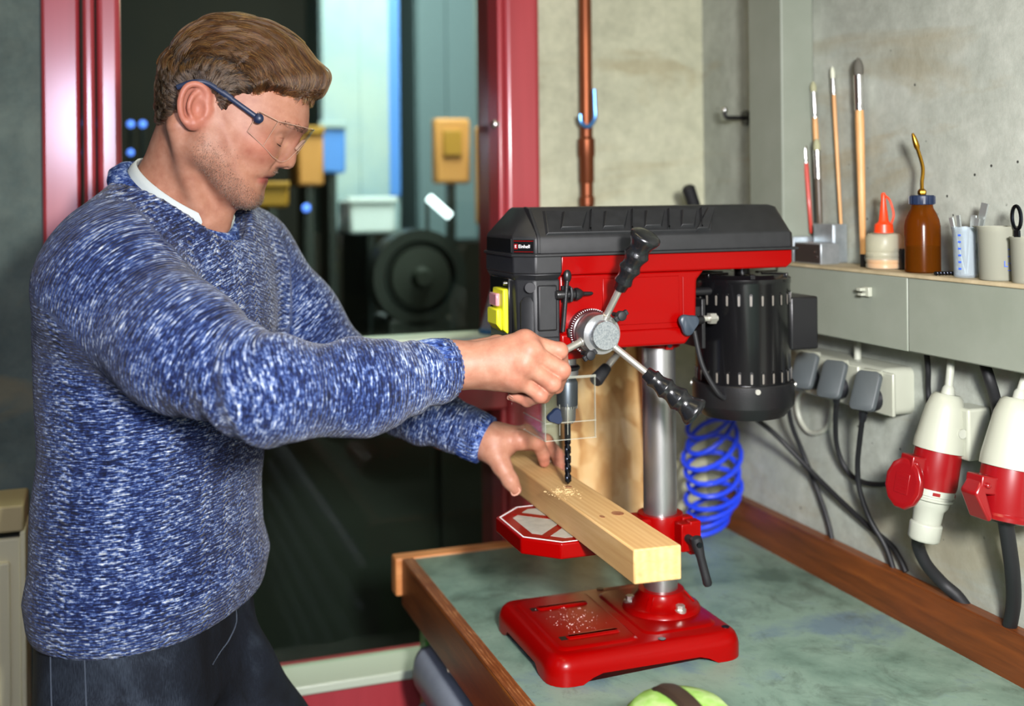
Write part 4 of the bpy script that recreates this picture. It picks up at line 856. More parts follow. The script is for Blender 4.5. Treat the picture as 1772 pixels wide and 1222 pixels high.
# industrial sockets
def cee(lab, top, bot, xt, xb, s_, closed, plug_lab, cab):
    A0, A1 = PX(*top, xt), PX(*bot, xb); d = (A1 - A0).normalized(); L = (A1 - A0).length
    t = thing('industrial_socket', lab, 'socket', A0)
    k = L / .205
    out = (V((-1, 0, 0)) - d * V((-1, 0, 0)).dot(d)).normalized(); sd_ = d.cross(out)
    if sd_.y > 0: sd_ = -sd_
    part('gland', MB().lathe(A0 - d * .012, d, [(0, .006), (.004, .0085), (.012, .0095), (.016, .0105)], 12), 'off_white', t)
    part('inlet_pipe', MB().cyl(A0 - d * .01, V((1.10, A0.y, 1.325)), .0055), 'off_white', t)
    c1 = .078 * s_
    part('housing', MB().lathe(A0, d, [(0, .017 * s_), (.004, .021 * s_), (.02, .026 * s_), (c1 - .012, .034 * s_), (c1, .0345 * s_), (c1, .03 * s_)], 36), 'white_plastic', t)
    # wall flange
    fc_ = A0 + d * c1 * .62
    part('wall_flange', MB().obox(V((XW - .02, fc_.y - .016 * s_, fc_.z - .004)), (1, 0, 0), (0, 1, 0), (0, 0, 1), .02, .022 * s_, .036 * s_), 'white_plastic', t, .004, 3)
    part('housing_web', MB().obox(V(((fc_.x + XW) / 2, fc_.y, fc_.z)), (1, 0, 0), (0, 1, 0), (0, 0, 1), (XW - fc_.x) / 2, .024 * s_, .03 * s_), 'white_plastic', t, .004)
    sc_ = fc_ + (sd_ * .8 + out * -.2).normalized() * .030 * s_; part('flange_screw', MB().cyl(sc_, sc_ + sd_ * .004, .0065 * s_, n=16), 'off_white', t)
    c2 = c1 + .054 * s_
    part('collar', MB().lathe(A0 + d * (c1 - .001), d, [(0, .0315 * s_), (.01 * s_, .032 * s_), (c2 - c1 - .004, .0325 * s_), (c2 - c1, .0315 * s_), (c2 - c1, .027 * s_)], 36), 'red_plastic', t)
    hg = A0 + d * (c1 + .022 * s_) + out * .032 * s_
    hin = part('lid_hinge', MB().obox(hg + out * .007, sd_, out, d, .013 * s_, .012 * s_, .010 * s_).cyl(hg + out * .012 - sd_ * .017 * s_, hg + out * .012 + sd_ * .017 * s_, .0035), 'red_plastic', t, .002)
    if not closed:
        lc = hg + out * .016 + d * .030 * s_ ; n_ = (out * .95 + sd_ * .25).normalized()
        u_ = (sd_ - n_ * sd_.dot(n_)).normalized(); w_ = n_.cross(u_)
        w_ = w_ if w_.dot(d) > 0 else -w_
        ring = lambda r__, o_: [lc + (u_ * math.cos(a) * r__ * .92 + w_ * math.sin(a) * r__ * 1.12) + n_ * o_ for a in [2 * math.pi * (i + .5) / 12 for i in range(12)]]
        lid = part('lid', MB().loft([ring(.031 * s_, -.006), ring(.0325 * s_, 0), ring(.031 * s_, .004), ring(.026 * s_, .0055), ring(.024 * s_, .0055)]), 'red_plastic', t, .001)
        part('lid_arm', MB().obox(hg + out * .012 + d * .004, u_, n_, w_, .010, .005, .014), 'red_plastic', lid, .002)
        part('lid_plate', MB().obox(lc + n_ * .0058, u_, w_, n_, .011, .014, .0007), 'red_plastic', lid, .0004)
        for i in range(5): part('lid_print', MB().obox(lc + n_ * .0066 + w_ * (-.009 + .0045 * i), u_, w_, n_, .008, .0009, .0005), 'red_plastic', lid)
    else:
        part('lid', MB().loft([[hg + out * .019 * 1 + sd_ * sg * .012 * s_ - d * .006 for sg in (-1, 1)] + [hg + out * .028 + sd_ * sg * .013 * s_ + d * .012 for sg in (1, -1)], [hg + d * .034 * s_ + out * -.002 + sd_ * sg * .016 * s_ for sg in (-1, 1)] + [hg + d * .040 * s_ + out * .004 + sd_ * sg * .016 * s_ for sg in (1, -1)]]), 'red_plastic', t, .003)
        part('lid_rim', MB().lathe(A0 + d * (c2 - .004), d, [(0, .0335 * s_), (.003, .035 * s_), (.008, .034 * s_), (.010, .028 * s_)], 36), 'red_plastic', t)
    pl_ = thing('industrial_plug', plug_lab, 'plug', A0 + d * c2)
    if not closed:
        o = A0 + d * (c2 - .002)
        part('ring', MB().lathe(o, d, [(0, .027), (.001, .0305), (.010, .0305), (.011, .0285), (.013, .0285), (.014, .0305), (.017, .0300), (.019, .026)], 36), 'off_white', pl_)
        part('body', MB().lathe(o + d * .018, d, [(0, .0265), (.008, .025), (.014, .0205), (.034, .019), (.036, .0185)], 32), 'off_white', pl_)
        for a in (-.9, .5): part('ring_window', MB().obox(o + d * .006 + (sd_ * math.cos(a) + out * math.sin(a)) * .0305, d, d.cross(sd_ * math.cos(a) + out * math.sin(a)), sd_ * math.cos(a) + out * math.sin(a), .0022, .005, .0006), 'red_plastic', pl_)
        part('gland_nut', MB().lathe(o + d * .05, d, [(0, .020), (.002, .0225), (.022, .022), (.026, .019), (.027, .012)], 12), 'off_white', pl_, .001)
        e = o + d * .07
    else:
        e = A0 + d * (c2 + .004)
        part('body', MB().lathe(A0 + d * (c2 - .004), d, [(0, .02), (.012, .02), (.014, .0125)], 24), 'black_rubber', pl_)
    pts = [e] + [PX(*q_) for q_ in cab]
    part('cable', MB().tube(spline(pts, 8), .0088 if not closed else .0095, 14), 'black_rubber', pl_)
cee('red and white industrial socket with its red lid hanging open', (1640, 682), (1603, 905), 1.092, 1.058, 1.0, False, 'white industrial plug with thick black cable in the open red socket', [(1588, 940, 1.068), (1602, 975, 1.085), (1630, 1008, 1.11), (1655, 1030, 1.122), (1672, 1052, 1.125)])
cee('larger red and white industrial socket with closed lid at the right picture edge', (1765, 690), (1738, 905), 1.085, 1.055, 1.12, True, 'thick black cable hanging from the closed red socket to the bench', [(1744, 930, 1.066), (1752, 990, 1.085), (1754, 1040, 1.105), (1748, 1080, 1.118), (1742, 1100, 1.122)])
pts = [PX(*q_) for q_ in ((1702, 625, 1.10), (1712, 655, 1.10), (1722, 690, 1.112), (1728, 730, 1.125))]
tag(part('black_cable', MB().tube(spline(pts, 8), .0075, 12), 'black_rubber', loc=pts[1]), 'thick black cable dropping behind the larger red socket from the trunking', 'cable')
pts = [PX(*q_) for q_ in ((1602, 600, 1.115), (1606, 640, 1.12), (1606, 675, 1.128), (1612, 720, 1.1285), (1640, 760, 1.1285))]
tag(part('black_cable', MB().tube(spline(pts, 8), .0042, 12), 'black_rubber', loc=pts[1]), 'thin black cable dropping from the trunking between socket box and red socket', 'cable')

# ============================================================ PERSON
# implicit surfaces sampled on a grid and skinned (surface nets)
f32 = np.float32
def smin(a, b, k):
    h = np.clip(.5 + .5 * (b - a) / k, 0, 1); return b + (a - b) * h - k * h * (1 - h)
def smax(a, b, k): return -smin(-a, -b, k)
def cap(P, a, b, ra, rb):
    a, b = np.array(a, f32), np.array(b, f32); d = b - a; L2 = float(d @ d)
    x, y, z = P[0] - a[0], P[1] - a[1], P[2] - a[2]
    t = np.clip((x * d[0] + y * d[1] + z * d[2]) / L2, 0, 1)
    return np.sqrt((x - t * d[0]) ** 2 + (y - t * d[1]) ** 2 + (z - t * d[2]) ** 2) - (ra + (rb - ra) * t)
def chain(P, pts, rs, k):
    f = None
    for i in range(len(pts) - 1):
        c = cap(P, pts[i], pts[i + 1], rs[i], rs[i + 1]); f = c if f is None else smin(f, c, k)
    return f
def ball(P, c, r, ax=None, sc=(1, 1, 1)):
    x, y, z = P[0] - c[0], P[1] - c[1], P[2] - c[2]
    if ax is not None:
        x, y, z = [x * a[0] + y * a[1] + z * a[2] for a in ax]
    q = np.sqrt((x / sc[0]) ** 2 + (y / sc[1]) ** 2 + (z / sc[2]) ** 2); return (q - r) * min(sc)
def surfnet(f, lo, hi, h):
    lo = np.array(lo, f32); n = [int(math.ceil((hi[i] - lo[i]) / h)) + 1 for i in range(3)]
    ax = [(lo[i] + h * np.arange(n[i])).astype(f32) for i in range(3)]
    P = (ax[0][:, None, None], ax[1][None, :, None], ax[2][None, None, :])
    Fv = np.broadcast_to(f(P), n).astype(f32); ins = Fv < 0
    c = np.zeros([m - 1 for m in n], np.int8)
    offs = [(i, j, k) for i in (0, 1) for j in (0, 1) for k in (0, 1)]
    for i, j, k in offs: c += ins[i:n[0] - 1 + i, j:n[1] - 1 + j, k:n[2] - 1 + k]
    act = (c > 0) & (c < 8); idx = np.argwhere(act); m = len(idx)
    ids = np.full(act.shape, -1, np.int64); ids[act] = np.arange(m)
    S = np.zeros((m, 3)); N = np.zeros(m)
    val = {o: Fv[idx[:, 0] + o[0], idx[:, 1] + o[1], idx[:, 2] + o[2]] for o in offs}
    for o in offs:
        for d in range(3):
            if o[d]: continue
            o2 = tuple(1 if q == d else o[q] for q in range(3)); a, b = val[o], val[o2]
            mk = (a < 0) != (b < 0); t = np.where(mk, a / np.where(mk, a - b, 1), 0)
            pos = np.tile(np.array(o, float), (m, 1)); pos[:, d] += t
            S += pos * mk[:, None]; N += mk
    verts = lo + h * (idx + S / N[:, None]); quads = []
    for d in range(3):
        a_, b_ = [q for q in range(3) if q != d]
        sl = [slice(None)] * 3; sl2 = [slice(None)] * 3; sl[d] = slice(0, -1); sl2[d] = slice(1, None)
        A, B = ins[tuple(sl)], ins[tuple(sl2)]; e = np.argwhere(A != B)
        e = e[(e[:, a_] > 0) & (e[:, b_] > 0) & (e[:, a_] < n[a_] - 1) & (e[:, b_] < n[b_] - 1)]
        def cid(da, db):
            q = e.copy(); q[:, a_] += da; q[:, b_] += db; return ids[q[:, 0], q[:, 1], q[:, 2]]
        q = np.stack([cid(-1, -1), cid(0, -1), cid(0, 0), cid(-1, 0)], 1)
        flip = A[e[:, 0], e[:, 1], e[:, 2]] ^ (d == 1)
        q[~flip] = q[~flip][:, ::-1]; quads.append(q)
    return verts, np.concatenate(quads)
def np_mesh(name, verts, quads, material, parent, attrs=None, smooth_it=0):
    off = np.array(wloc(parent)); me = bpy.data.meshes.new(name)
    me.vertices.add(len(verts)); me.vertices.foreach_set('co', (verts - off).astype(f32).ravel())
    k = quads.shape[1]; me.loops.add(quads.size); me.loops.foreach_set('vertex_index', quads.astype(np.int32).ravel())
    me.polygons.add(len(quads)); me.polygons.foreach_set('loop_start', np.arange(0, quads.size, k, dtype=np.int32))
    me.update(calc_edges=True); me.validate(); me.polygons.foreach_set('use_smooth', [True] * len(me.polygons))
    for an, (typ, dat) in (attrs or {}).items():
        at = me.attributes.new(an, typ, 'POINT'); at.data.foreach_set('vector' if typ == 'FLOAT_VECTOR' else 'value', np.asarray(dat, f32).ravel())
    me.materials.append(M[material]); o = bpy.data.objects.new(name, me); COL.objects.link(o); o.parent = parent
    if smooth_it:
        s_ = o.modifiers.new('smooth', 'SMOOTH'); s_.factor = .5; s_.iterations = smooth_it
    return o
def VP(v): return (v[:, 0], v[:, 1], v[:, 2])
def march(px, py, f, d0=1.0, d1=2.2, lift=0.):
    ds = np.linspace(d0, d1, 1500); r_ = np.array(ray(px, py)); pts = np.array(E0) + ds[:, None] * r_
    v = f(VP(pts)); i = int(np.argmax(v < lift)); return V(pts[i])

man = thing('person', 'man in blue knitted sweater, dark jeans and clear safety glasses drilling the timber', 'person', (0.05, 1.56, 0))

# ---- head frame
yaw, pit = R(-15), R(24)
h0 = V((math.cos(yaw), math.sin(yaw), 0)); HL = V((-math.sin(yaw), math.cos(yaw), 0))
HF = h0 * math.cos(pit) - UP * math.sin(pit); HU = h0 * math.sin(pit) + UP * math.cos(pit)
HO = PD(383, 179, 1.53); PPM = 3709.
def HP(f, l, u): return HO + HF * f + HL * l + HU * u
def pr(cx, cy, lat=0.):                     # traced side-view point -> (forward, up) in the head frame
    k = 1 + .7 * lat; dx = (cx - 416) / PPM / k + lat * .174; dy = (520 - cy) / PPM / k
    return dx * math.cos(pit) - dy * math.sin(pit), dx * math.sin(pit) + dy * math.cos(pit)
def table(pts, sm=.012):
    q = np.array([pr(*p) for p in pts]); th = np.unwrap(np.arctan2(q[:, 1], q[:, 0])); r_ = np.hypot(q[:, 0], q[:, 1])
    o = np.argsort(th % (2 * math.pi)); t, r_ = (th % (2 * math.pi))[o], r_[o]
    t = np.concatenate([t - 2 * math.pi, t, t + 2 * math.pi]); r_ = np.tile(r_, 3)
    g = np.linspace(0, 2 * math.pi, 1440, endpoint=False); v = np.interp(g, t, r_)
    w_ = np.exp(-.5 * (np.arange(-40, 41) * (2 * math.pi / 1440) / sm) ** 2); w_ /= w_.sum()
    return np.convolve(np.concatenate([v[-40:], v, v[:40]]), w_, 'valid')
skull = [(835, 440), (790, 330), (700, 220), (580, 150), (440, 118), (310, 145), (215, 225), (163, 330), (146, 450), (143, 560), (150, 640), (240, 740), (330, 860), (400, 975)]
upper = [(850, 515), (853, 560), (851, 605), (846, 640)]
chin = [(611, 950), (612, 967), (608, 985), (605, 1005), (596, 1028), (572, 1043), (540, 1045), (480, 1032), (430, 1010)]
T_full = table(upper + [(830, 660), (818, 676), (806, 705), (795, 740), (789, 770), (787, 795), (783, 820), (772, 843), (748, 856), (722, 852), (700, 848), (691, 853), (687, 865), (682, 874), (676, 884), (663, 893), (643, 898), (640, 902), (638, 912), (629, 930), (617, 943)] + chin + skull, .006)
T_base = table(upper + [(818, 676), (770, 735), (722, 800), (683, 862), (655, 890), (628, 925)] + chin + skull, .02)
def tab(T, th): i = (th % (2 * math.pi)) / (2 * math.pi) * 1440; i0 = np.floor(i).astype(int); w_ = i - i0; return T[i0 % 1440] * (1 - w_) + T[(i0 + 1) % 1440] * w_
W_HEAD = .0745
lip_u = pr(643, 899)[1]; nose_u = pr(775, 835)[1]
eye = [np.array((.0868, s_ * .0335, -.0150)) for s_ in (-1, 1)]
def head_local(P):
    x, y, z = P[0] - HO[0], P[1] - HO[1], P[2] - HO[2]
    return [x * a[0] + y * a[1] + z * a[2] for a in (HF, HL, HU)]
def head_r(f, l, u):
    th = np.arctan2(u, f); rho = np.hypot(f, u); r_ = np.sqrt(rho ** 2 + l ** 2) + 1e-6; cb, sb = rho / r_, np.abs(l) / r_
    base = tab(T_base, th); dl = tab(T_full, th) - base
    nz = np.clip((u - nose_u) / .045, 0, 1)                       # 0 at nostrils, 1 at bridge
    isn = 1 / (1 + np.exp(-(u - (nose_u - .012)) / .003))
    wn = (.0185 - .0095 * nz) * isn + .0285 * (1 - isn)
    dl = dl * np.exp(-(np.abs(l) / wn) ** (2.6 * isn + 2.4 * (1 - isn)))
    n_ = 2.25 + .5 * np.exp(-((th + .42) / .35) ** 2)
    rr = ((cb / base) ** n_ + (sb / W_HEAD) ** n_) ** (-1 / n_)
    return r_, rr + dl
def head_f(P):
    f, l, u = head_local(P); r_, rr = head_r(f, l, u)
    d = (r_ - rr) * .85
    al = np.abs(l)
    g = lambda a, b, c, s1, s2, s3: np.exp(-((f - a) / s1) ** 2 - ((al - b) / s2) ** 2 - ((u - c) / s3) ** 2)
    d = d + .0095 * g(.094, .031, -.013, .03, .016, .013)         # eye sockets
    d = d - .0035 * g(.105, .030, .012, .03, .020, .007)          # brow ridge
    d = d - .004 * g(.075, .050, -.028, .03, .018, .014)          # cheek bones
    d = d + .003 * g(.085, .052, -.060, .03, .016, .018)          # hollow below
    d = d - .0030 * g(.10, .017, nose_u + .001, .02, .0055, .0075)  # nostril wings
    d = d + .0022 * g(.095, .0255, nose_u - .008, .02, .005, .012)  # nasolabial fold
    d = d + .0022 * g(.088, .0335, lip_u - .004, .025, .006, .004)         # mouth corners
    d = d + .0022 * np.exp(-((u - lip_u + .0036 * (al / .03) ** 2) / .0014) ** 2) * np.clip(1 - (al / .035) ** 4, 0, 1) * (f > .06)
    for s_ in (-1, 1):
        E = HP(eye[0][0], s_ * .032, eye[0][2]); d = smin(d, ball(P, E, .0132), .004)
        lid = HP(eye[0][0] + .008, s_ * .032, eye[0][2] - .008)
    for s_ in (-1, 1):
        fn, un = pr(735, 853); d = smax(d, -ball(P, HP(fn, s_ * .0075, un), .0042), .002)
    for s_ in (-1, 1):                                             # jaw
        d = smin(d, cap(P, HP(.012, s_ * .051, -.066), HP(.078, s_ * .018, -.096), .017, .015), .022)
        d = smin(d, cap(P, HP(.006, s_ * .056, -.035), HP(.012, s_ * .051, -.066), .014, .016), .02)
    return d
neck_a, neck_b = PD(352, 205, 1.537), PD(303, 352, 1.565)
def neck_f(P):
    d = cap(P, neck_a, neck_b, .0545, .060)
    d = smin(d, cap(P, HP(-.030, -.058, -.052), PD(352, 385, 1.515), .011, .008), .03)   # neck muscle
    d = smin(d, cap(P, HP(.05, 0, -.095), PD(372, 385, 1.545), .018, .022), .03)
    return smin(d, cap(P, neck_b, PD(285, 430, 1.58), .063, .07), .02)
ear_n = -1
def ear_pts(pts, lat0, lat1):
    out = []
    for i, p in enumerate(pts):
        la = lat0 + (lat1 - lat0) * i / max(1, len(pts) - 1); out.append(la)
    return out
def EP(cx, cy, lat): f, u = pr(cx, cy, lat); return HP(f, -lat, u)
def ear_f(P, mir=1):
    def Q(cx, cy, lat):
        f, u = pr(cx, cy, .082); return HP(f, -lat * mir, u)
    hel = [(337, 548, .076), (347, 505, .078), (330, 465, .083), (292, 450, .087), (254, 464, .090), (231, 505, .092), (220, 557, .091), (225, 608, .088), (243, 643, .084), (268, 660, .080), (292, 652, .077)]
    d = chain(P, [Q(*q) for q in spline3(hel, 3)], [.0036] * 40, .002)
    ant = [(308, 480, .081), (276, 515, .086), (262, 570, .087), (278, 618, .082), (305, 628, .079)]
    d = smin(d, chain(P, [Q(*q) for q in spline3(ant, 3)], [.0033] * 40, .002), .003)
    c = Q(283, 550, .079); aw = [(HF * math.cos(.42) + HU * -math.sin(.42) * -1), HL, HU]
    dirv = (Q(290, 450, .08) - Q(268, 660, .08)).normalized(); fr_ = HL.cross(dirv).normalized()
    d = smin(d, ball(P, c, 1.0, (dirv, HL, fr_), (.029, .0045, .0185)), .004)
    d = smin(d, ball(P, Q(275, 645, .080), .0075), .005)
    d = smin(d, cap(P, Q(343, 575, .076), Q(330, 605, .077), .0042, .0042), .004)
    conch = ball(P, Q(306, 575, .087), 1.0, (dirv, HL, fr_), (.013, .009, .0085))
    return smax(d, -conch, .003)
def spline3(pts, k): return [tuple(v) for v in spline(pts, k)]
def skin_f(P):
    d = smin(head_f(P), neck_f(P), .016)
    return d
def skin_all(P):
    d = skin_f(P); return smin(d, ear_f(P), .006)
lo = np.array(HO) + np.array((-.15, -.135, -.235)); hi = np.array(HO) + np.array((.15, .125, .14))
vh, qh = surfnet(skin_all, lo, hi, .00165)

# ---- hands: five fingers each, posed around what they hold
def hand(P, wrist, arm, mcp, fingers, thumb, palm_r=.0145):
    d = cap(P, arm, wrist, .031, .0265)
    pa = None
    for m_ in mcp:
        c = cap(P, wrist, m_, .0205, palm_r - .001); pa = c if pa is None else smin(pa, c, .014)
    for a, b in zip(mcp[:-1], mcp[1:]): pa = smin(pa, cap(P, a, b, palm_r - .002, palm_r - .002), .008)
    d = smin(d, pa, .02)
    for m_ in mcp: d = smin(d, ball(P, m_, palm_r - .0006), .005)
    fs = None
    for pts, r_ in fingers:
        c = chain(P, pts, [r_ * 1.13, r_ * 1.06, r_ * .97, r_ * .84][:len(pts)], .0025)
        c = smin(c, ball(P, pts[1], r_ * 1.10), .003)
        fs = c if fs is None else smin(fs, c, .0022)
    d = smin(d, fs, .007)
    c = chain(P, thumb, [.019, .0145, .0118, .0095][-len(thumb):], .006); return smin(d, c, .009)
rw = PD(782, 632, 1.424)
r_m = [PD(908, 591, 1.420), PD(916, 607, 1.409), PD(907, 629, 1.406), PD(891, 652, 1.410)]
r_f = [([r_m[0], PD(968, 607, 1.432), PD(972, 634, 1.462), PD(945, 646, 1.474)], .0098),
       ([r_m[1], PD(972, 641, 1.422), PD(962, 668, 1.452), PD(930, 668, 1.470)], .0103),
       ([r_m[2], PD(956, 664, 1.416), PD(940, 685, 1.446), PD(908, 684, 1.464)], .0099),
       ([r_m[3], PD(935, 684, 1.418), PD(912, 693, 1.438), PD(888, 684, 1.446)], .0087)]
r_t = [PD(810, 615, 1.445), PD(860, 600, 1.478), PD(905, 610, 1.489), PD(940, 622, 1.482)]
rarm = PD(690, 644, 1.378)
def rhand_f(P): return smin(hand(P, rw, rarm, r_m, r_f, r_t), cap(P, PD(800, 650, 1.432), PD(888, 662, 1.424), .015, .0135), .012)
lw = PD(853, 766, 1.712); larm = PD(770, 745, 1.748)
l_m = [PD(899, 762, 1.700), PD(908, 754, 1.722), PD(912, 752, 1.742), PD(910, 754, 1.762)]
l_f = [([l_m[0], PD(930, 767, 1.712), PD(940, 787, 1.722), PD(942, 799, 1.728)], .0104),
       ([l_m[1], PD(944, 764, 1.735), PD(964, 787, 1.745), PD(968, 806, 1.75)], .0106),
       ([l_m[2], PD(946, 764, 1.758), PD(966, 788, 1.77), PD(970, 808, 1.773)], .0096),
       ([l_m[3], PD(936, 766, 1.78), PD(958, 788, 1.79), PD(964, 804, 1.795)], .0088)]
l_t = [PD(856, 783, 1.697), PD(868, 806, 1.688), PD(883, 832, 1.678), PD(892, 847, 1.677)]
def lhand_f(P): return hand(P, lw, larm, l_m, l_f, l_t, .0135)
def bbox(pts, m_): a = np.array([tuple(p) for p in pts]); return a.min(0) - m_, a.max(0) + m_
lo, hi = bbox([rw, rarm] + r_m + r_t + [p for f_, _ in r_f for p in f_], .035); vr, qr = surfnet(rhand_f, lo, hi, .0016)
lo, hi = bbox([lw, larm] + l_m + l_t + [p for f_, _ in l_f for p in f_], .035); vl, ql = surfnet(lhand_f, lo, hi, .0016)

# ---- sweater
ty = R(-33); TF = V((math.cos(ty), math.sin(ty), 0)); TL = V((-math.sin(ty), math.cos(ty), 0))
lev = [(1062, 258, .198, .126), (1030, 257, .208, .134), (985, 258, .214, .141), (940, 256, .208, .132), (860, 258, .204, .127), (760, 265, .204, .127), (650, 272, .212, .133), (540, 276, .218, .136), (460, 284, .200, .124), (400, 292, .158, .098), (350, 298, .10, .075), (310, 305, .06, .05)]
tz, tc, ta, tb_ = [], [], [], []
for y, x, a, b in lev[::1]:
    k_ = .955 if y > 800 else .96; p = PD(x + (10 if y > 600 else 8), y, 1.565); tz.append(p.z); tc.append((p.x, p.y)); ta.append(a * k_); tb_.append(b * k_)
tz = np.array(tz); tc = np.array(tc); ta = np.array(ta); tb_ = np.array(tb_); ZH = tz[0] + .008
def torso_uv(P):
    z = np.clip(P[2], tz[0], tz[-1]); cx_ = np.interp(z, tz, tc[:, 0]); cy_ = np.interp(z, tz, tc[:, 1])
    x, y = P[0] - cx_, P[1] - cy_; return x * TL[0] + y * TL[1], x * TF[0] + y * TF[1], np.interp(z, tz, ta), np.interp(z, tz, tb_)
def torso_f(P):
    l, f, a, b = torso_uv(P); q = (np.abs(l / a) ** 2.3 + np.abs(f / b) ** 2.3) ** (1 / 2.3)
    return (q - 1) * np.minimum(a, b)
S_R, E_R, W_R = PD(185, 488, 1.405), PD(466, 677, 1.275), PD(792, 637, 1.425)
S_L, E_L, W_L = PD(420, 446, 1.73), PD(600, 652, 1.80), PD(850, 766, 1.712)
NB = PD(296, 352, 1.57)
dR = (W_R - E_R).normalized(); cutR = PD(777, 638, 1.42); dL = (W_L - E_L).normalized(); cutL = PD(842, 763, 1.715)
def dotp(P, c, d): return (P[0] - c[0]) * d[0] + (P[1] - c[1]) * d[1] + (P[2] - c[2]) * d[2]
def arm_r(P):
    m_ = PD(625, 671, 1.345); d = chain(P, [S_R, PD(310, 600, 1.335), E_R, m_, W_R], [.0765, .068, .0505, .0475, .0375], .05)
    t = dotp(P, E_R, dR)
    d = d + .0022 * np.sin(t * 150 + P[2] * 60) * np.exp(-((t - .20) / .05) ** 2) - .002 * np.exp(-((t - .272) / .006) ** 2)
    up_ = (E_R - S_R).normalized(); t2 = dotp(P, E_R, up_); d = d + .0022 * np.sin(t2 * 130 + P[2] * 90 + P[0] * 40) * np.exp(-((t2 + .02) / .09) ** 2)
    return smax(d, dotp(P, cutR, dR), .006)
def arm_l(P):
    m_ = E_L.lerp(W_L, .5); d = chain(P, [S_L, S_L.lerp(E_L, .5), E_L, m_, W_L], [.074, .064, .055, .046, .036], .03)
    t = dotp(P, E_L, dL); d = d + .002 * np.sin(t * 140 + P[2] * 50) * np.exp(-((t - .15) / .08) ** 2)
    return smax(d, dotp(P, cutL, dL), .006)
NC = PD(311, 346, 1.56); RA, RB, RD = .0665, .070, .046
ring_n = (TF * RD + UP * RA).normalized()
def ring(s_, dz, n_=40): return [NC + TF * (RA * s_ * math.cos(a)) + TL * (RB * s_ * math.sin(a)) - UP * (RD * s_ * math.cos(a)) + ring_n * dz for a in [2 * math.pi * i / n_ for i in range(n_)]]
def sweater_f(P):
    d = torso_f(P)
    d = smin(d, cap(P, NB, S_R, .055, .070), .05); d = smin(d, cap(P, NB, PD(190, 428, 1.45), .058, .058), .04); d = smin(d, cap(P, NB, S_L, .058, .068), .05)
    d = smin(d, arm_r(P), .04); d = smin(d, arm_l(P), .035)
    l, f, a, b = torso_uv(P)
    d = d + .003 * np.sin(P[2] * 34 + l * 18) * np.exp(-((P[2] - 1.16) / .10) ** 2) * np.clip(.5 - f * 3, 0, 1)
    q = dotp(P, NC, ring_n); rx = np.sqrt(np.maximum((P[0] - NC[0]) ** 2 + (P[1] - NC[1]) ** 2 + (P[2] - NC[2]) ** 2 - q ** 2, 0))
    d = smax(d, -np.maximum(rx - .10, -(q + .010)), .006); d = smax(d, -np.maximum(rx - .068, -(q + .05)), .004)
    return smax(d, ZH - P[2], .012)
pts = [S_R, E_R, cutR, S_L, E_L, cutL, V((tc[0][0], tc[0][1], ZH)), NB]
lo, hi = bbox(pts, .1); lo[0] = tc[:, 0].min() - .2; lo[1] = min(lo[1], 1.16); lo[2] = ZH - .02; hi[2] = NB.z + .1
vsw, qsw = surfnet(sweater_f, lo, hi, .0052)
Pv = VP(vsw); dT, dA, dB = torso_f(Pv), arm_r(Pv), arm_l(Pv)
l, f, a, b = torso_uv(Pv); ang = np.arctan2(l, f)
knit = np.stack([l, f, Pv[2] + .25 * np.abs(l) * (Pv[2] > 1.35)], 1)
def arm_coord(S_, E_, W_):
    u1, u2 = (E_ - S_), (W_ - E_); L1 = u1.length; n1, n2 = u1.normalized(), u2.normalized()
    t1 = dotp(Pv, S_, n1); t2 = dotp(Pv, E_, n2); w_ = 1 / (1 + np.exp(-(t1 - L1 + .03) / .03)); w_ = np.clip(w_ * 1.0, 0, 1)
    al = (1 - w_) * t1 + w_ * (L1 + t2)
    c = np.array(S_)[None] + np.clip(t1, 0, L1)[:, None] * np.array(n1)[None]; c2 = np.array(E_)[None] + t2[:, None] * np.array(n2)[None]
    pe = vsw - ((1 - w_)[:, None] * c + w_[:, None] * c2); zz = np.cross(np.array(n2), (0, 0, 1)); zz /= np.linalg.norm(zz)
    return np.stack([pe @ zz, pe[:, 2], al], 1)
isA = (dA < dT - .012) ; isB = (dB < dT - .012) & ~isA
kR, kL = arm_coord(S_R, E_R, W_R), arm_coord(S_L, E_L, W_L)
knit[isA] = kR[isA] + 3.0; knit[isB] = kL[isB] + 6.0
tm = (~isA & ~isB).astype(f32)
cuff = np.zeros(len(vsw)); cuff[isA] = (dotp(Pv, cutR, dR)[isA] > -.058); cuff[isB] = (dotp(Pv, cutL, dL)[isB] > -.058); cuff[(tm > 0) & (Pv[2] < ZH + .05)] = .5
n = NT('knit_wool')
co = n.coord((62, 62, 560), 'knit'); f1 = n.noise(co, 1.0, 4, .62); f2 = n.noise(n.coord((150, 150, 420), 'knit'), 1.0, 2, .5); f3 = n.noise(n.coord((9, 9, 22), 'knit'), 1.0, 3)
at = n.new('ShaderNodeAttribute'); at.attribute_name = 'cable'; sx = n.new('ShaderNodeSeparateXYZ'); n.link(at.outputs['Vector'], sx.inputs[0])
fr = n.math('ABSOLUTE', n.math('SUBTRACT', n.math('FRACT', n.math('DIVIDE', sx.outputs[0], .062)), .5))       # 0 in the middle of a cable column
incol = n.math('MULTIPLY', n.math('LESS_THAN', fr, .2), sx.outputs[2])
chev = n.math('SINE', n.math('ADD', n.math('MULTIPLY', sx.outputs[1], 2 * math.pi / .0085), n.math('ADD', n.math('MULTIPLY', fr, 22.), n.math('MULTIPLY', f3, 9.))))
cab = n.math('MULTIPLY', n.math('ADD', chev, .6), incol)
seed = n.noise(n.coord((260, 260, 260), 'knit'), 1.0, 2)
tone = n.math('ADD', n.math('ADD', n.math('MULTIPLY', f1, .62), n.math('MULTIPLY', f2, .30)), n.math('MULTIPLY', f3, .16))
tone = n.math('ADD', tone, n.math('MULTIPLY', cab, .028))
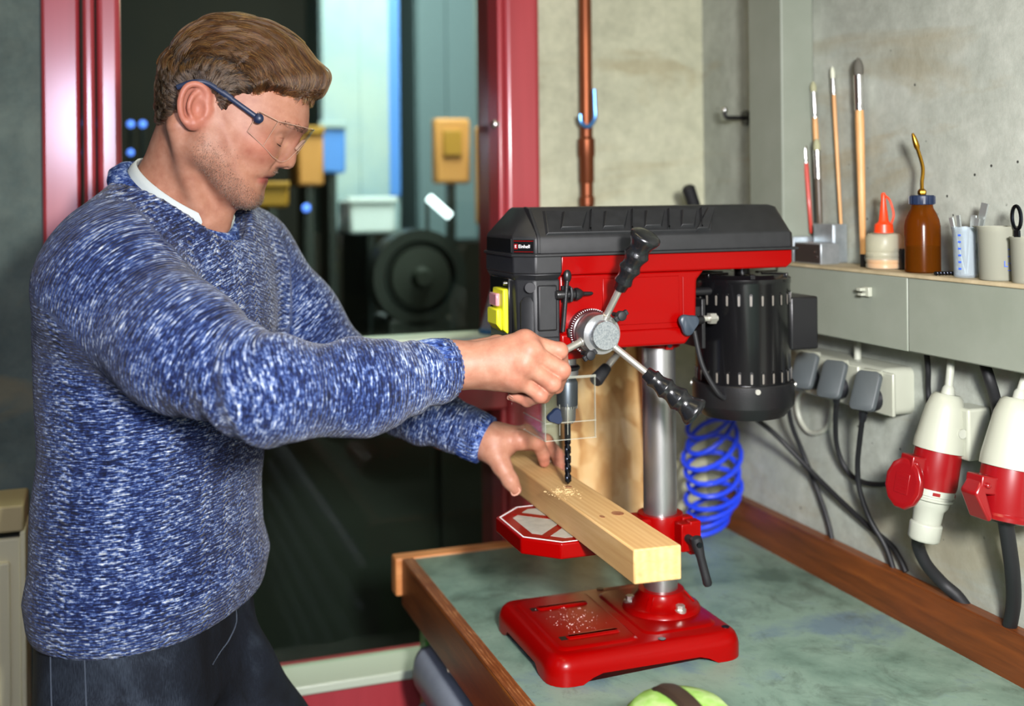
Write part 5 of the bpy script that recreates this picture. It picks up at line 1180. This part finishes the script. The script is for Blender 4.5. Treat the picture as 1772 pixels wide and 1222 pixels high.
tone = n.math('ADD', tone, n.math('MULTIPLY', n.math('SUBTRACT', seed, .5), .22))
colr = n.ramp(tone, [(.44, '#0a1129'), (.53, '#182756'), (.592, '#42598c'), (.66, '#a0abbd'), (.74, '#d0d4d2')])
kz = n.new('ShaderNodeAttribute'); kz.attribute_name = 'knit'; sk = n.new('ShaderNodeSeparateXYZ'); n.link(kz.outputs['Vector'], sk.inputs[0])
rows = n.math('SINE', n.math('MULTIPLY', sk.outputs[2], 2 * math.pi / .0046))
hgt = n.math('ADD', n.math('MULTIPLY', rows, .35), n.math('ADD', n.math('MULTIPLY', f2, 1.6), n.math('MULTIPLY', cab, 1.0)))
n.set(Base_Color=colr, Roughness=.88, Specular_IOR_Level=.2, Normal=n.bump(hgt, .55, .0022)); n.p.inputs['Sheen Weight'].default_value = .12
M['knit_wool'] = n.m
sw_o = np_mesh('sweater', vsw, qsw, 'knit_wool', man, {'knit': ('FLOAT_VECTOR', knit), 'cable': ('FLOAT_VECTOR', np.stack([ang * .17, Pv[2], tm * (f > -.03)], 1))}, 2)
# ribbed cuffs, neck band and hem as rings of knit ribs
def rib_ring(name, c, axis, r_in, r_out, w_, nrib, m, parent, sq=(1, 1)):
    x, y, a = frame(axis); loops = []; n_ = nrib * 4
    for t, k in ((0, 0), (w_ * .06, .8), (w_ * .5, 1), (w_ * .94, .8), (w_, 0)):
        lp_ = []
        for i in range(n_):
            an = 2 * math.pi * i / n_; rr = r_in + (r_out - r_in) * k + (.0009 * math.cos(an * nrib) if k > .5 else 0)
            lp_.append(c + a * t + (x * math.cos(an) * sq[0] + y * math.sin(an) * sq[1]) * rr)
        loops.append(lp_)
    return part(name, MB().loft(loops, False, False), m, parent, angle=80)
n = NT('knit_rib'); co = n.coord((90, 90, 160)); f1 = n.noise(co, 1., 4, .65)
n.set(Base_Color=n.ramp(f1, [(.36, '#10193e'), (.50, '#2e4684'), (.60, '#7489b4'), (.74, '#c0c9d6')]), Roughness=.9, Specular_IOR_Level=.2, Normal=n.bump(f1, .5, .002)); M['knit_rib'] = n.m
rib_ring('cuff', cutR - dR * .052 - V((0, 0, .0)), dR, .030, .0395, .054, 34, 'knit_rib', sw_o)
rib_ring('cuff', cutL - dL * .052, dL, .029, .0385, .054, 34, 'knit_rib', sw_o)
mb = MB(); loops = []
for s_, dz in ((1.0, -.004), (1.03, .003), (1.10, .005), (1.19, .0), (1.28, -.014), (1.24, -.024), (1.03, -.014)): loops.append(ring(s_, dz, 64))
part('neck_band', MB().loft(loops, False, False), 'knit_rib', sw_o, angle=80)
mat('white_cotton', '#bcc4c2', .8, bump=(900, .2, I3))
part('undershirt_collar', MB().loft([ring(s_, dz, 64) for s_, dz in ((.93, -.02), (.945, .014), (.955, .017), (.975, .017), (1.01, .008), (1.01, -.006))], False, False), 'white_cotton', man, angle=80)

# ---- jeans and shoes
PLV = PD(259, 1060, 1.565)
KN, KF = V((.0, 1.50, .53)), PD(560, 1500, 1.66)
HN_, HF_ = PD(216, 1085, 1.48), PD(322, 1100, 1.655)
AN, AF = V((-.07, 1.50, .10)), V((KF.x - .02, KF.y, .10))
def jeans_f(P):
    x, y = P[0] - PLV.x, P[1] - PLV.y; l, f = x * TL[0] + y * TL[1], x * TF[0] + y * TF[1]
    zz = np.clip((P[2] - .84) / .2, 0, 1); a = .176 - .012 * zz; b = .114 - .012 * zz
    q = (np.abs(l / a) ** 2.4 + np.abs(f / b) ** 2.4) ** (1 / 2.4); d = (q - 1) * .12
    d = smax(smax(d, P[2] - 1.10, .01), .86 - P[2], .04)
    d = smin(d, chain(P, [HN_, HN_.lerp(KN, .5), KN, KN.lerp(AN, .5), AN], [.094, .090, .074, .070, .062], .03), .05)
    d = smin(d, chain(P, [HF_, HF_.lerp(KF, .5), KF, KF.lerp(AF, .5), AF], [.094, .088, .073, .070, .062], .03), .04)
    d = d + .003 * np.sin(P[2] * 70 + l * 45) * np.exp(-((P[2] - .93) / .07) ** 2) * (f > -.02) + .0035 * np.sin(P[2] * 40 + P[0] * 30) * np.exp(-((P[2] - .5) / .12) ** 2)
    return smax(d, .07 - P[2], .01)
vj, qj = surfnet(jeans_f, (-.30, 1.22, .03), (.50, 1.90, 1.13), .009)
n = NT('denim'); co = n.coord(); big = n.noise(co, 7, 5, .6, .6); tw = n.noise(n.coord((900, 900, 120)), 1.0, 2)
n.set(Base_Color=n.ramp(n.math('ADD', n.math('MULTIPLY', big, .75), n.math('MULTIPLY', tw, .25)), [(.38, '#0b0e14'), (.52, '#171d27'), (.68, '#363f4b')]), Roughness=.85, Specular_IOR_Level=.25, Normal=n.bump(n.math('ADD', tw, n.math('MULTIPLY', big, 2.)), .35, .002)); M['denim'] = n.m
je = np_mesh('jeans', vj, qj, 'denim', man, None, 2)
mat('denim_seam', '#3f4855', .8)
for sm in ([(88, 1058), (87, 1110), (88, 1184), (90, 1240)], [(142, 1062), (146, 1140), (150, 1240)], [(407, 1046), (409, 1077), (396, 1108), (382, 1127), (368, 1150)]):
    pp = [march(x, y, jeans_f, lift=.0005) for x, y in [tuple(v)[:2] for v in spline([(a, b, 0) for a, b in sm], 5)]]
    part('seam', MB().tube(pp, .0010, 6), 'denim_seam', je)
mat('shoe_leather', '#2b2622', .5)
for an_, d_ in ((AN, V((.94, -.34, 0))), (AF, V((.98, -.2, 0)))):
    def shoe_f(P, an_=an_, d_=d_):
        a = an_ - d_ * .05; b = an_ + d_ * .17
        d = smin(cap(P, (a.x, a.y, .055), (an_.x, an_.y, .10), .043, .045), cap(P, (a.x, a.y, .05), (b.x, b.y, .038), .042, .034), .03); return smax(d, .004 - P[2], .006)
    c = an_ + d_ * .06; v_, q_ = surfnet(shoe_f, (c.x - .19, c.y - .19, -.01), (c.x + .19, c.y + .19, .16), .007); s_o = np_mesh('shoe', v_, q_, 'shoe_leather', man, None, 2)
    part('sole', MB().loft([[(c.x + d_.x * u * 1.02 - d_.y * w_, c.y + d_.y * u * 1.02 + d_.x * w_, z) for u, w_ in [(.14 * math.cos(t), .043 * math.sin(t) * (1 - .12 * math.cos(t))) for t in [2 * math.pi * i / 28 for i in range(28)]]] for z in (.0, .022)]), 'black_rubber', s_o)

# ---- skin mesh: head, neck, hands in one body (hands joined to the neck by the arms and chest under the sweater)
core = lambda P: smin(smin(smin(cap(P, neck_b, PLV + V((0, 0, .1)), .055, .09), cap(P, NB, S_R, .04, .04), .03), cap(P, NB, S_L, .04, .04), .03), smin(chain(P, [S_R, E_R, rarm], [.045, .036, .026], .02), chain(P, [S_L, E_L, larm], [.045, .036, .026], .02), .01), .02)
lo, hi = bbox([S_R, E_R, rarm, S_L, E_L, larm, PLV, NB], .1); vc, qc = surfnet(core, lo, hi, .012)
vb = np.concatenate([vh, vr, vl, vc]); qb = np.concatenate([qh, qr + len(vh), ql + len(vh) + len(vr), qc + len(vh) + len(vr) + len(vl)])
f, l, u = head_local(VP(vb)); al = np.abs(l); ish = np.zeros(len(vb)); ish[:len(vh)] = 1
sst = lambda a, b, x: (lambda t: t * t * (3 - 2 * t))(np.clip((x - a) / (b - a), 0, 1))
chinz = -.108
jl = u - (-.044 - .56 * np.clip(f, 0, .12))                          # height above the jaw line
beard = ish * sst(.020, -.006, jl) * sst(-.01, .02, f) * sst(-.045, -.022, jl)
beard = np.maximum(beard, .42 * ish * sst(.050, .02, jl) * sst(-.005, .02, f) * sst(.085, .06, f) * sst(-.03, -.05, u) * (jl > 0))
beard = np.maximum(beard, .62 * ish * np.exp(-((u - (lip_u + .0125 - .10 * np.maximum(al - .008, 0))) / .0045) ** 2) * np.exp(-(al / .027) ** 4) * (f > .07))
beard = np.maximum(beard, .6 * ish * np.exp(-((u - (lip_u - .0125)) / .003) ** 2 - (al / .007) ** 2) * (f > .07))
lipm = ish * np.exp(-((u - lip_u + .0015 + .0036 * (al / .03) ** 2) / (.0074 - .0035 * (al / .033) ** 2)) ** 4) * np.exp(-(al / .0325) ** 8) * (f > .07)
beard *= 1 - lipm
bl = np.zeros(len(vb)); bl[:len(vh)] = np.exp(-((f[:len(vh)] - .075) / .03) ** 2 - ((al[:len(vh)] - .05) / .025) ** 2 - ((u[:len(vh)] + .035) / .02) ** 2) * .6
eard = ear_f(VP(vh)); bl[:len(vh)] = np.maximum(bl[:len(vh)], sst(.004, -.002, eard) * .9)
bl[:len(vh)] = np.maximum(bl[:len(vh)], .7 * np.exp(-((f[:len(vh)] - .125) / .014) ** 2 - (u[:len(vh)] / .02) ** 2))
for (fs, base) in ((r_f, len(vh)), (l_f, len(vh) + len(vr))):
    seg = slice(base, base + (len(vr) if base == len(vh) else len(vl))); X = vb[seg]
    for pts, r_ in fs:
        for j in (0, 1, 2, 3): bl[seg] = np.maximum(bl[seg], .75 * np.exp(-(((X - np.array(pts[j])) ** 2).sum(1)) / .013 ** 2))
n = NT('skin'); co = n.coord()
def attr(nm): a_ = n.new('ShaderNodeAttribute'); a_.attribute_name = nm; return a_.outputs['Fac']
mot = n.noise(co, 55, 5, .6); fine = n.noise(co, 700, 3, .6)
c = n.ramp(mot, [(.3, '#9a6752'), (.5, '#a6755e'), (.7, '#b0816b')])
c = n.mix(n.math('MULTIPLY', attr('blush'), .55), c, '#b2564a')
c = n.mix(n.math('MULTIPLY', attr('lips'), .8), c, '#94413f')
c = n.mix(n.math('MULTIPLY', attr('beard'), n.ramp(n.noise(co, 520, 2, .5), [(.40, '#404040'), (.62, '#c0c0c0')])), c, '#7a5f50')
n.set(Base_Color=c, Roughness=.5, Specular_IOR_Level=.35, Normal=n.bump(fine, .18, .0008))
n.p.inputs['Subsurface Weight'].default_value = .12; n.p.inputs['Subsurface Radius'].default_value = (.008, .003, .0015); n.p.inputs['Subsurface Scale'].default_value = .6
M['skin'] = n.m
body = np_mesh('body', vb, qb, 'skin', man, {'beard': ('FLOAT', beard), 'lips': ('FLOAT', lipm), 'blush': ('FLOAT', bl)}, 1)
mat('nail', '#c08c78', .3, coat=.4)
def nail(tip, prev, out, parent, w_=.0062, L_=.0085, ro=.0078):
    d = (tip - prev).normalized(); o_ = (out - d * out.dot(d)).normalized(); s_ = d.cross(o_)
    c = tip + o_ * ro + d * .0005
    part('fingernail', MB().loft([[c + d * (a * L_ * .5) + s_ * (b * w_) - o_ * (b * b * .0026 + (.0012 if k == 0 else 0)) for a, b in ((-1, -.8), (-1, 0), (-1, .8), (.5, 1), (1, .6), (1.1, 0), (1, -.6), (.5, -1))] for k in (0, 1)]), 'nail', parent)
nail(l_t[3], l_t[2], -FWD + UP * .3 - RIGHT * .3, body, .0078, .012, .0092)
nail(r_f[3][0][3], r_f[3][0][2], -FWD * .6 - UP * .6, body)
for s_ in (1, 2): nail(l_f[s_][0][3], l_f[s_][0][2], RIGHT * .8 - FWD * .4, body)

# ---- eyes, lashes, brows
mat('eye_white', '#e6e0d8', .2); mat('lash', '#2a1d16', .7); mat('lip_line', '#8f5546', .7); mat('brow_hair', '#6b4a30', .8)
for s_ in (-1, 1):
    E = HP(*[float(v) for v in (eye[0][0], s_ * .032, eye[0][2])])
    part('eyeball', MB().sphere(E, .0122, 20, 14), 'eye_white', body)
    pts = []
    for i in range(11):
        a = -.95 + 1.9 * i / 10; el = -.42 + .10 * a * a; d = (HF * math.cos(a) + HL * math.sin(a)) * math.cos(el) + HU * math.sin(el); pts.append(E + d.normalized() * .0147)
    part('eyelashes', MB().tube(pts, [.0002] + [.0006] * 9 + [.0002], 6), 'lash', body)
    part('eyelid_crease', MB().tube([E + (HF * math.cos(a) + HL * math.sin(a)).normalized() * .0139 * math.cos(.35) + HU * (.0139 * math.sin(.35) - .002 * a * a) for a in [-.9 + 1.8 * i / 10 for i in range(11)]], [.0002] + [.0004] * 9 + [.0002], 6), 'lip_line', body)

# ---- hair: cap that follows the traced outline, plus strands
hair_out = [(846, 512), (868, 512), (892, 502), (915, 478), (934, 448), (946, 418), (949, 396), (938, 366), (905, 326), (868, 278), (820, 222), (760, 172), (680, 127), (600, 97), (520, 80), (440, 73), (370, 81), (300, 110), (230, 158), (170, 228), (131, 310), (115, 385), (109, 470), (110, 560), (108, 640), (240, 740), (330, 860), (430, 1010), (605, 1005), (700, 840)]
hair_out = [(x - (16 if x > 860 else 0), y + (20 if y < 240 else 10 if y < 340 else 0)) for x, y in hair_out]
T_hair = table(hair_out, .010)
poly = [pr(852, 518), pr(800, 500, .05), pr(735, 476, .06), pr(660, 470, .066), pr(610, 492, .07), pr(560, 512, .072), pr(505, 515, .075), pr(480, 560, .075), pr(440, 602, .075), pr(402, 596, .075), pr(385, 545, .075), pr(348, 498, .078), pr(310, 445, .08), pr(255, 445, .078), pr(212, 480, .075), pr(204, 560, .07), pr(196, 640, .06), pr(100, 655),
        pr(40, 600), pr(40, 60), pr(400, -40), pr(900, 60), pr(1010, 420), pr(905, 530)]
poly = np.array(poly)
def poly_sd(x, y):
    d = np.full(x.shape, 1e9); ins = np.zeros(x.shape, bool); m_ = len(poly)
    for i in range(m_):
        a, b = poly[i], poly[(i + 1) % m_]; e = b - a; t = np.clip(((x - a[0]) * e[0] + (y - a[1]) * e[1]) / (e @ e), 0, 1)
        d = np.minimum(d, np.hypot(x - a[0] - t * e[0], y - a[1] - t * e[1]))
        cr_ = (a[1] > y) != (b[1] > y); ins ^= cr_ & (x < (b[0] - a[0]) * (y - a[1]) / (b[1] - a[1] + 1e-12) + a[0])
    return np.where(ins, d, -d)
W_HAIR = .0815
def hair_r(th, be):
    cb, sb = np.cos(be), np.abs(np.sin(be)); rs = tab(T_base, th); rs = ((cb / rs) ** 2.25 + (sb / W_HEAD) ** 2.25) ** (-1 / 2.25)
    side = np.clip((np.abs(be) - .45) / .5, 0, 1)
    hm = tab(T_hair, th); hm = hm - .010 * side * (hm > .125)
    rh = ((cb / hm) ** 2.3 + (sb / W_HAIR) ** 2.3) ** (-1 / 2.3)
    f, u = rs * cb * np.cos(th), rs * cb * np.sin(th)
    fh, uh = rh * cb * np.cos(th), rh * cb * np.sin(th)
    sd = np.maximum(poly_sd(f, u), np.minimum(poly_sd(fh, uh), .004)); front = (th < .9) | (th > 5.5)
    t = sst(-.003, .014, sd); tf = sst(-.0015, .004, sd); t = np.where(front & (np.abs(be) < .75), tf, t)
    return rs - .004 + t * np.maximum(rh - rs + .004, .0035), sd
NTH, NBE = 260, 150
th = np.linspace(-.25, 3.9, NTH); be = np.linspace(-1.5, 1.5, NBE); TH_, BE_ = np.meshgrid(th, be, indexing='ij')
rr, sd = hair_r(TH_ % (2 * math.pi), BE_)
ripple = .0012 * np.sin(BE_ * 42 + 3 * np.sin(TH_ * 2.2) + TH_ * 3) * (sd > .004)
rr = rr + ripple - .0012
def todir(th, be): return np.cos(be) * np.cos(th), np.sin(be), np.cos(be) * np.sin(th)
def to_world(r_, th, be):
    a, b, c = todir(th, be); return np.array(HO) + r_[..., None] * (a[..., None] * np.array(HF) + b[..., None] * np.array(HL) + c[..., None] * np.array(HU))
vv = to_world(rr, TH_, BE_).reshape(-1, 3); I = np.arange(NTH * NBE).reshape(NTH, NBE)
qq = np.stack([I[:-1, :-1], I[1:, :-1], I[1:, 1:], I[:-1, 1:]], -1).reshape(-1, 4)
n = NT('hair_cap'); n.set(Base_Color='#1d130b', Roughness=.6, Specular_IOR_Level=.3); M['hair_cap'] = n.m
qq = qq[(sd.ravel()[qq] > -.004).all(1)]
hc = np_mesh('hair', vv, qq, 'hair_cap', man)
n = NT('hair_strand'); hi_ = n.new('ShaderNodeHairInfo'); n.t.nodes.remove(n.p)
hb = n.new('ShaderNodeBsdfHairPrincipled'); hb.parametrization = 'COLOR'; hb.inputs['Roughness'].default_value = .32; hb.inputs['Radial Roughness'].default_value = .5
n.link(n.ramp(hi_.outputs['Random'], [(0, '#1a0f07'), (.45, '#382110'), (.8, '#5c3918'), (1, '#8a5c2c')]), hb.inputs['Color']); n.link(hb.outputs[0], n.out.inputs[0]); M['hair_strand'] = n.m
n = NT('hair_short'); hi_ = n.new('ShaderNodeHairInfo'); n.set(Base_Color=n.ramp(hi_.outputs['Random'], [(0, '#2b2019'), (.6, '#5a4636'), (1, '#8f8478')]), Roughness=.5); M['hair_short'] = n.m
rg = np.random.default_rng(11)
def strands(name, P, rad0, rad1, material, parent):
    k, m_ = P.shape[:2]; cd = bpy.data.hair_curves.new(name); cd.add_curves([m_] * k)
    cd.position_data.foreach_set('vector', (P - np.array(wloc(parent))).reshape(-1, 3).astype(f32).ravel())
    at = cd.attributes.get('radius') or cd.attributes.new('radius', 'FLOAT', 'POINT')
    at.data.foreach_set('value', np.tile(np.linspace(rad0, rad1, m_), k).astype(f32))
    cd.materials.append(M[material]); o = bpy.data.objects.new(name, cd); COL.objects.link(o); o.parent = parent; o['kind'] = 'stuff'; return o
def paths(t0, b0, m_, wobs, rgq):
    K = len(t0); tt = np.linspace(0, 1, m_)[None]
    top = sst(1.08, .7, np.abs(b0)) * sst(3.1, 2.2, t0); fwd_ = (top + rgq.normal(0, .12, K)) > .4
    L = (.020 + .050 * top * rgq.uniform(.6, 1.1, K))[:, None]
    dth = np.where(fwd_[:, None], -L / .105, L * .75 / .105)
    thp = t0[:, None] + dth * tt
    bep = b0[:, None] + np.sign(b0)[:, None] * (.17 * tt * (~fwd_)[:, None]) + wobs * rgq.normal(0, 1, (K, 1)) * tt ** 1.4 + .015 * np.sin(tt * 7 + rgq.uniform(0, 6, (K, 1)))
    thp = np.where((np.abs(b0) < .95)[:, None], np.maximum(thp, .50 + .05 * rgq.uniform(-1, 1, (K, 1))), thp)
    return thp, np.clip(bep, -1.47, 1.47), top, fwd_
def inside(t, b): return hair_r(t % (2 * math.pi), b)[1]
m_ = 9; tt = np.linspace(0, 1, m_)[None]
def roots(K):
    t0 = rg.uniform(-.5, 3.85, K); b0 = rg.uniform(-1.45, 1.45, K); keep = (t0 > .45) | (np.abs(b0) > .95); t0, b0 = t0[keep], b0[keep]
    keep = (inside(t0, b0) > .0015) & (rg.uniform(0, 1, len(t0)) < np.maximum(np.cos(b0) + .12, .42)); return t0[keep], b0[keep]
gt, gb = roots(1500); gth, gbe, gtop, gf = paths(gt, gb, m_, .07, rg); glift = np.abs(rg.normal(0, .0030, (len(gt), 1))) * (.35 + gtop[:, None])
t0, b0 = roots(52000); thp, bep, top, fw = paths(t0, b0, m_, .035, rg)
near = np.empty(len(t0), int)
for i in range(0, len(t0), 4000):
    dd_ = (t0[i:i + 4000, None] - gt[None]) ** 2 + ((b0[i:i + 4000, None] - gb[None]) * 1.6) ** 2 + 4. * (fw[i:i + 4000, None] != gf[None]); near[i:i + 4000] = dd_.argmin(1)
w_ = (.72 * tt ** 1.1); thp = thp * (1 - w_) + (gth[near] + (t0 - gt[near])[:, None] * .35) * w_; bep = bep * (1 - w_) + (gbe[near] + (b0 - gb[near])[:, None] * .3) * w_
rp, sp_ = hair_r(thp % (2 * math.pi), bep); lift = np.abs(rg.normal(0, .0007, (len(t0), 1))) + glift[near]
rp = rp - .0035 * (1 - tt) ** 2 + lift * np.sin(np.clip(tt * 1.2, 0, 1) * math.pi * .62) + .0004
good = (sp_.min(1) > -.005)
Pp = to_world(rp, thp, bep); lng = good & (top > .3); sht = good & (top <= .3)
n = NT('hair_side'); hi_ = n.new('ShaderNodeHairInfo'); n.t.nodes.remove(n.p)
hb = n.new('ShaderNodeBsdfHairPrincipled'); hb.parametrization = 'COLOR'; hb.inputs['Roughness'].default_value = .35; hb.inputs['Radial Roughness'].default_value = .5
n.link(n.ramp(hi_.outputs['Random'], [(0, '#1c130d'), (.5, '#3b2a1c'), (.82, '#5e4835'), (1, '#8d8070')]), hb.inputs['Color']); n.link(hb.outputs[0], n.out.inputs[0]); M['hair_side'] = n.m
strands('hair_strands', Pp[lng], .00040, .00014, 'hair_strand', hc)
strands('short_hair', Pp[sht], .00028, .00010, 'hair_side', hc)
# quiff tips curling over the forehead
k = 1500; tq = rg.uniform(.50, 1.0, k); bq = rg.uniform(-.62, .62, k); tt = np.linspace(0, 1, 8)[None]
thq = np.maximum(tq[:, None] - .22 * tt, .43 + .06 * rg.uniform(-1, 1, (k, 1))); beq = bq[:, None] - .05 * tt
rq, sq_ = hair_r(np.maximum(thq, .47), beq); rq = rq - .002 + .003 * tt * rg.uniform(0, 1, (k, 1)) - .010 * np.clip(.47 - thq, 0, 1) * 10 * .3
strands('quiff_strands', to_world(rq, thq, beq), .0004, .00015, 'hair_strand', hc)
# eyebrows and stubble
nrm_ = np.zeros_like(vh); 
def grad(fn, X, e=.0008):
    g = np.stack([(lambda d_: fn(VP(X + d_)) - fn(VP(X - d_)))(np.array([e if q == i else 0 for q in range(3)])) for i in range(3)], 1); return g / (np.linalg.norm(g, axis=1, keepdims=True) + 1e-9)
bh = beard[:len(vh)]; fh, lh, uh = f[:len(vh)], l[:len(vh)], u[:len(vh)]
vis = np.where(bh * rg.uniform(.2, 1, len(vh)) > .36)[0]; vis = rg.choice(vis, min(4600, len(vis)), replace=False)
X = vh[vis] + rg.normal(0, .0006, (len(vis), 3)); G = grad(skin_f, X); dn = -np.array(HU)[None] * .8 + G * .5 + rg.normal(0, .25, X.shape); dn /= np.linalg.norm(dn, axis=1, keepdims=True)
Ls = rg.uniform(.001, .0024, (len(vis), 1)); strands('stubble', np.stack([X - G * .0004, X + dn * Ls * .5 + G * .0002, X + dn * Ls], 1), .00013, .00007, 'hair_short', body)
bm_ = np.exp(-((uh - (.010 - .16 * np.maximum(np.abs(lh) - .036, 0) / 1.0)) / .0042) ** 2) * (np.abs(lh) > .012) * (np.abs(lh) < .052) * (fh > .06)
vis = np.where(bm_ * rg.uniform(0, 1, len(vh)) > .35)[0]; vis = rg.choice(vis, min(900, len(vis)), replace=False); X = vh[vis]; G = grad(skin_f, X)
dn = np.sign(lh[vis])[:, None] * np.array(HL)[None] * .9 + np.array(HU)[None] * .25 + G * .3 - np.array(HF)[None] * .3 + rg.normal(0, .15, X.shape); dn /= np.linalg.norm(dn, axis=1, keepdims=True)
strands('eyebrow_hair', np.stack([X, X + dn * .003 + G * .0006, X + dn * .006], 1), .0002, .0001, 'hair_short', body)

# ---- safety glasses
gl = thing('safety_glasses', 'clear wraparound safety glasses with dark blue temples worn by the man', 'glasses', HP(.09, 0, 0))
def lens_pt(l, v):
    a = abs(l); ut = .017 - .009 * (a / .062) ** 2; ub = float(np.interp(a, [0, .006, .013, .022, .032, .048, .062], [-.004, -.008, -.020, -.035, -.0405, -.038, -.030])); u = ut + (ub - ut) * v
    return HP(.1285 - .0395 * (a / .062) ** 2.2 - .22 * (ut - u) * (1 - .35 * a / .062), l, u)
def sheet(grid, th_):
    A = np.array([[tuple(p) for p in row] for row in grid]); a, b = A.shape[:2]
    du = np.gradient(A, axis=0); dv = np.gradient(A, axis=1); nn = np.cross(du, dv); nn /= np.linalg.norm(nn, axis=2, keepdims=True)
    mb = MB(); vs_ = [tuple(p) for p in A.reshape(-1, 3)] + [tuple(p) for p in (A + nn * th_).reshape(-1, 3)]; fs = []; ix = lambda i, j, k: k * a * b + i * b + j
    for i in range(a - 1):
        for j in range(b - 1):
            fs += [(ix(i, j, 0), ix(i + 1, j, 0), ix(i + 1, j + 1, 0), ix(i, j + 1, 0)), (ix(i, j, 1), ix(i, j + 1, 1), ix(i + 1, j + 1, 1), ix(i + 1, j, 1))]
    for i in range(a - 1): fs += [(ix(i, 0, 0), ix(i, 0, 1), ix(i + 1, 0, 1), ix(i + 1, 0, 0)), (ix(i, b - 1, 0), ix(i + 1, b - 1, 0), ix(i + 1, b - 1, 1), ix(i, b - 1, 1))]
    for j in range(b - 1): fs += [(ix(0, j, 0), ix(0, j + 1, 0), ix(0, j + 1, 1), ix(0, j, 1)), (ix(a - 1, j, 0), ix(a - 1, j, 1), ix(a - 1, j + 1, 1), ix(a - 1, j + 1, 0))]
    return mb.add(vs_, fs)
ln = part('lens', sheet([[lens_pt(-.062 + .124 * i / 32, j / 8) for j in range(9)] for i in range(33)], .0018), 'lens_clear', gl)
mat('lens_edge', '#c9b3a0', .12, coat=.6, alpha=1) if False else mat('lens_edge', '#b59480', .15, coat=.6)
edge = [lens_pt(-.062 + .124 * i / 40, 1) for i in range(41)]; part('lens_edge', MB().tube(edge, .00035, 6), 'lens_edge', ln)
edge = [lens_pt(-.062 + .124 * i / 40, 0) for i in range(41)]; part('lens_edge', MB().tube(edge, .00045, 6), 'lens_edge', ln)
for s_ in (-1, 1):
    grid = [[(lambda p, q: p.lerp(q, k / 6))(lens_pt(s_ * .062, v / 4), HP(.060 + .003 * (1 - v / 4), s_ * .0755, .010 - .030 * v / 4)) for v in range(5)] for k in range(7)]
    sh = part('side_shield', sheet(grid, .0016), 'lens_clear', gl)
    part('lens_edge', MB().tube([lens_pt(s_ * .062, v / 6) for v in range(7)], .00035, 6), 'lens_edge', sh)
    part('lens_edge', MB().tube([r_[4] for r_ in grid] + [grid[6][j] for j in (3, 2, 1, 0)] , .00045, 6), 'lens_edge', sh)
    part('lens_edge', MB().tube([r_[0] for r_ in grid], .0006, 6), 'lens_edge', sh)
    pv = HP(.0665, s_ * .0785, .001)
    tp = part('temple', MB().tube(spline([pv, HP(.040, s_ * .081, .007), HP(.015, s_ * .0825, .0125), HP(-.010, s_ * .0835, .0165), HP(-.026, s_ * .085, .011), HP(-.043, s_ * .083, -.004)], 6), .0030, 10, flat=(.65, 1.15)), 'navy_plastic', gl)
    part('hinge', MB().lathe(pv - HL * s_ * .003, HL * s_, [(0, .0062), (.004, .0068), (.0055, .0055), (.0065, .0045), (.0075, .003)], 22), 'navy_plastic', tp)
    part('temple_sleeve', MB().tube([HP(.026, s_ * .0822, .0105), HP(.012, s_ * .083, .0135)], .0036, 10, flat=(.65, 1.15)), 'navy_plastic', tp)
part('nose_pad', MB().tube(spline([lens_pt(-.012, .98) - HF * .003, lens_pt(-.006, .9) - HF * .003, lens_pt(0, .9) - HF * .002, lens_pt(.006, .9) - HF * .003, lens_pt(.012, .98) - HF * .003], 4), .002, 8), 'lens_edge', gl)
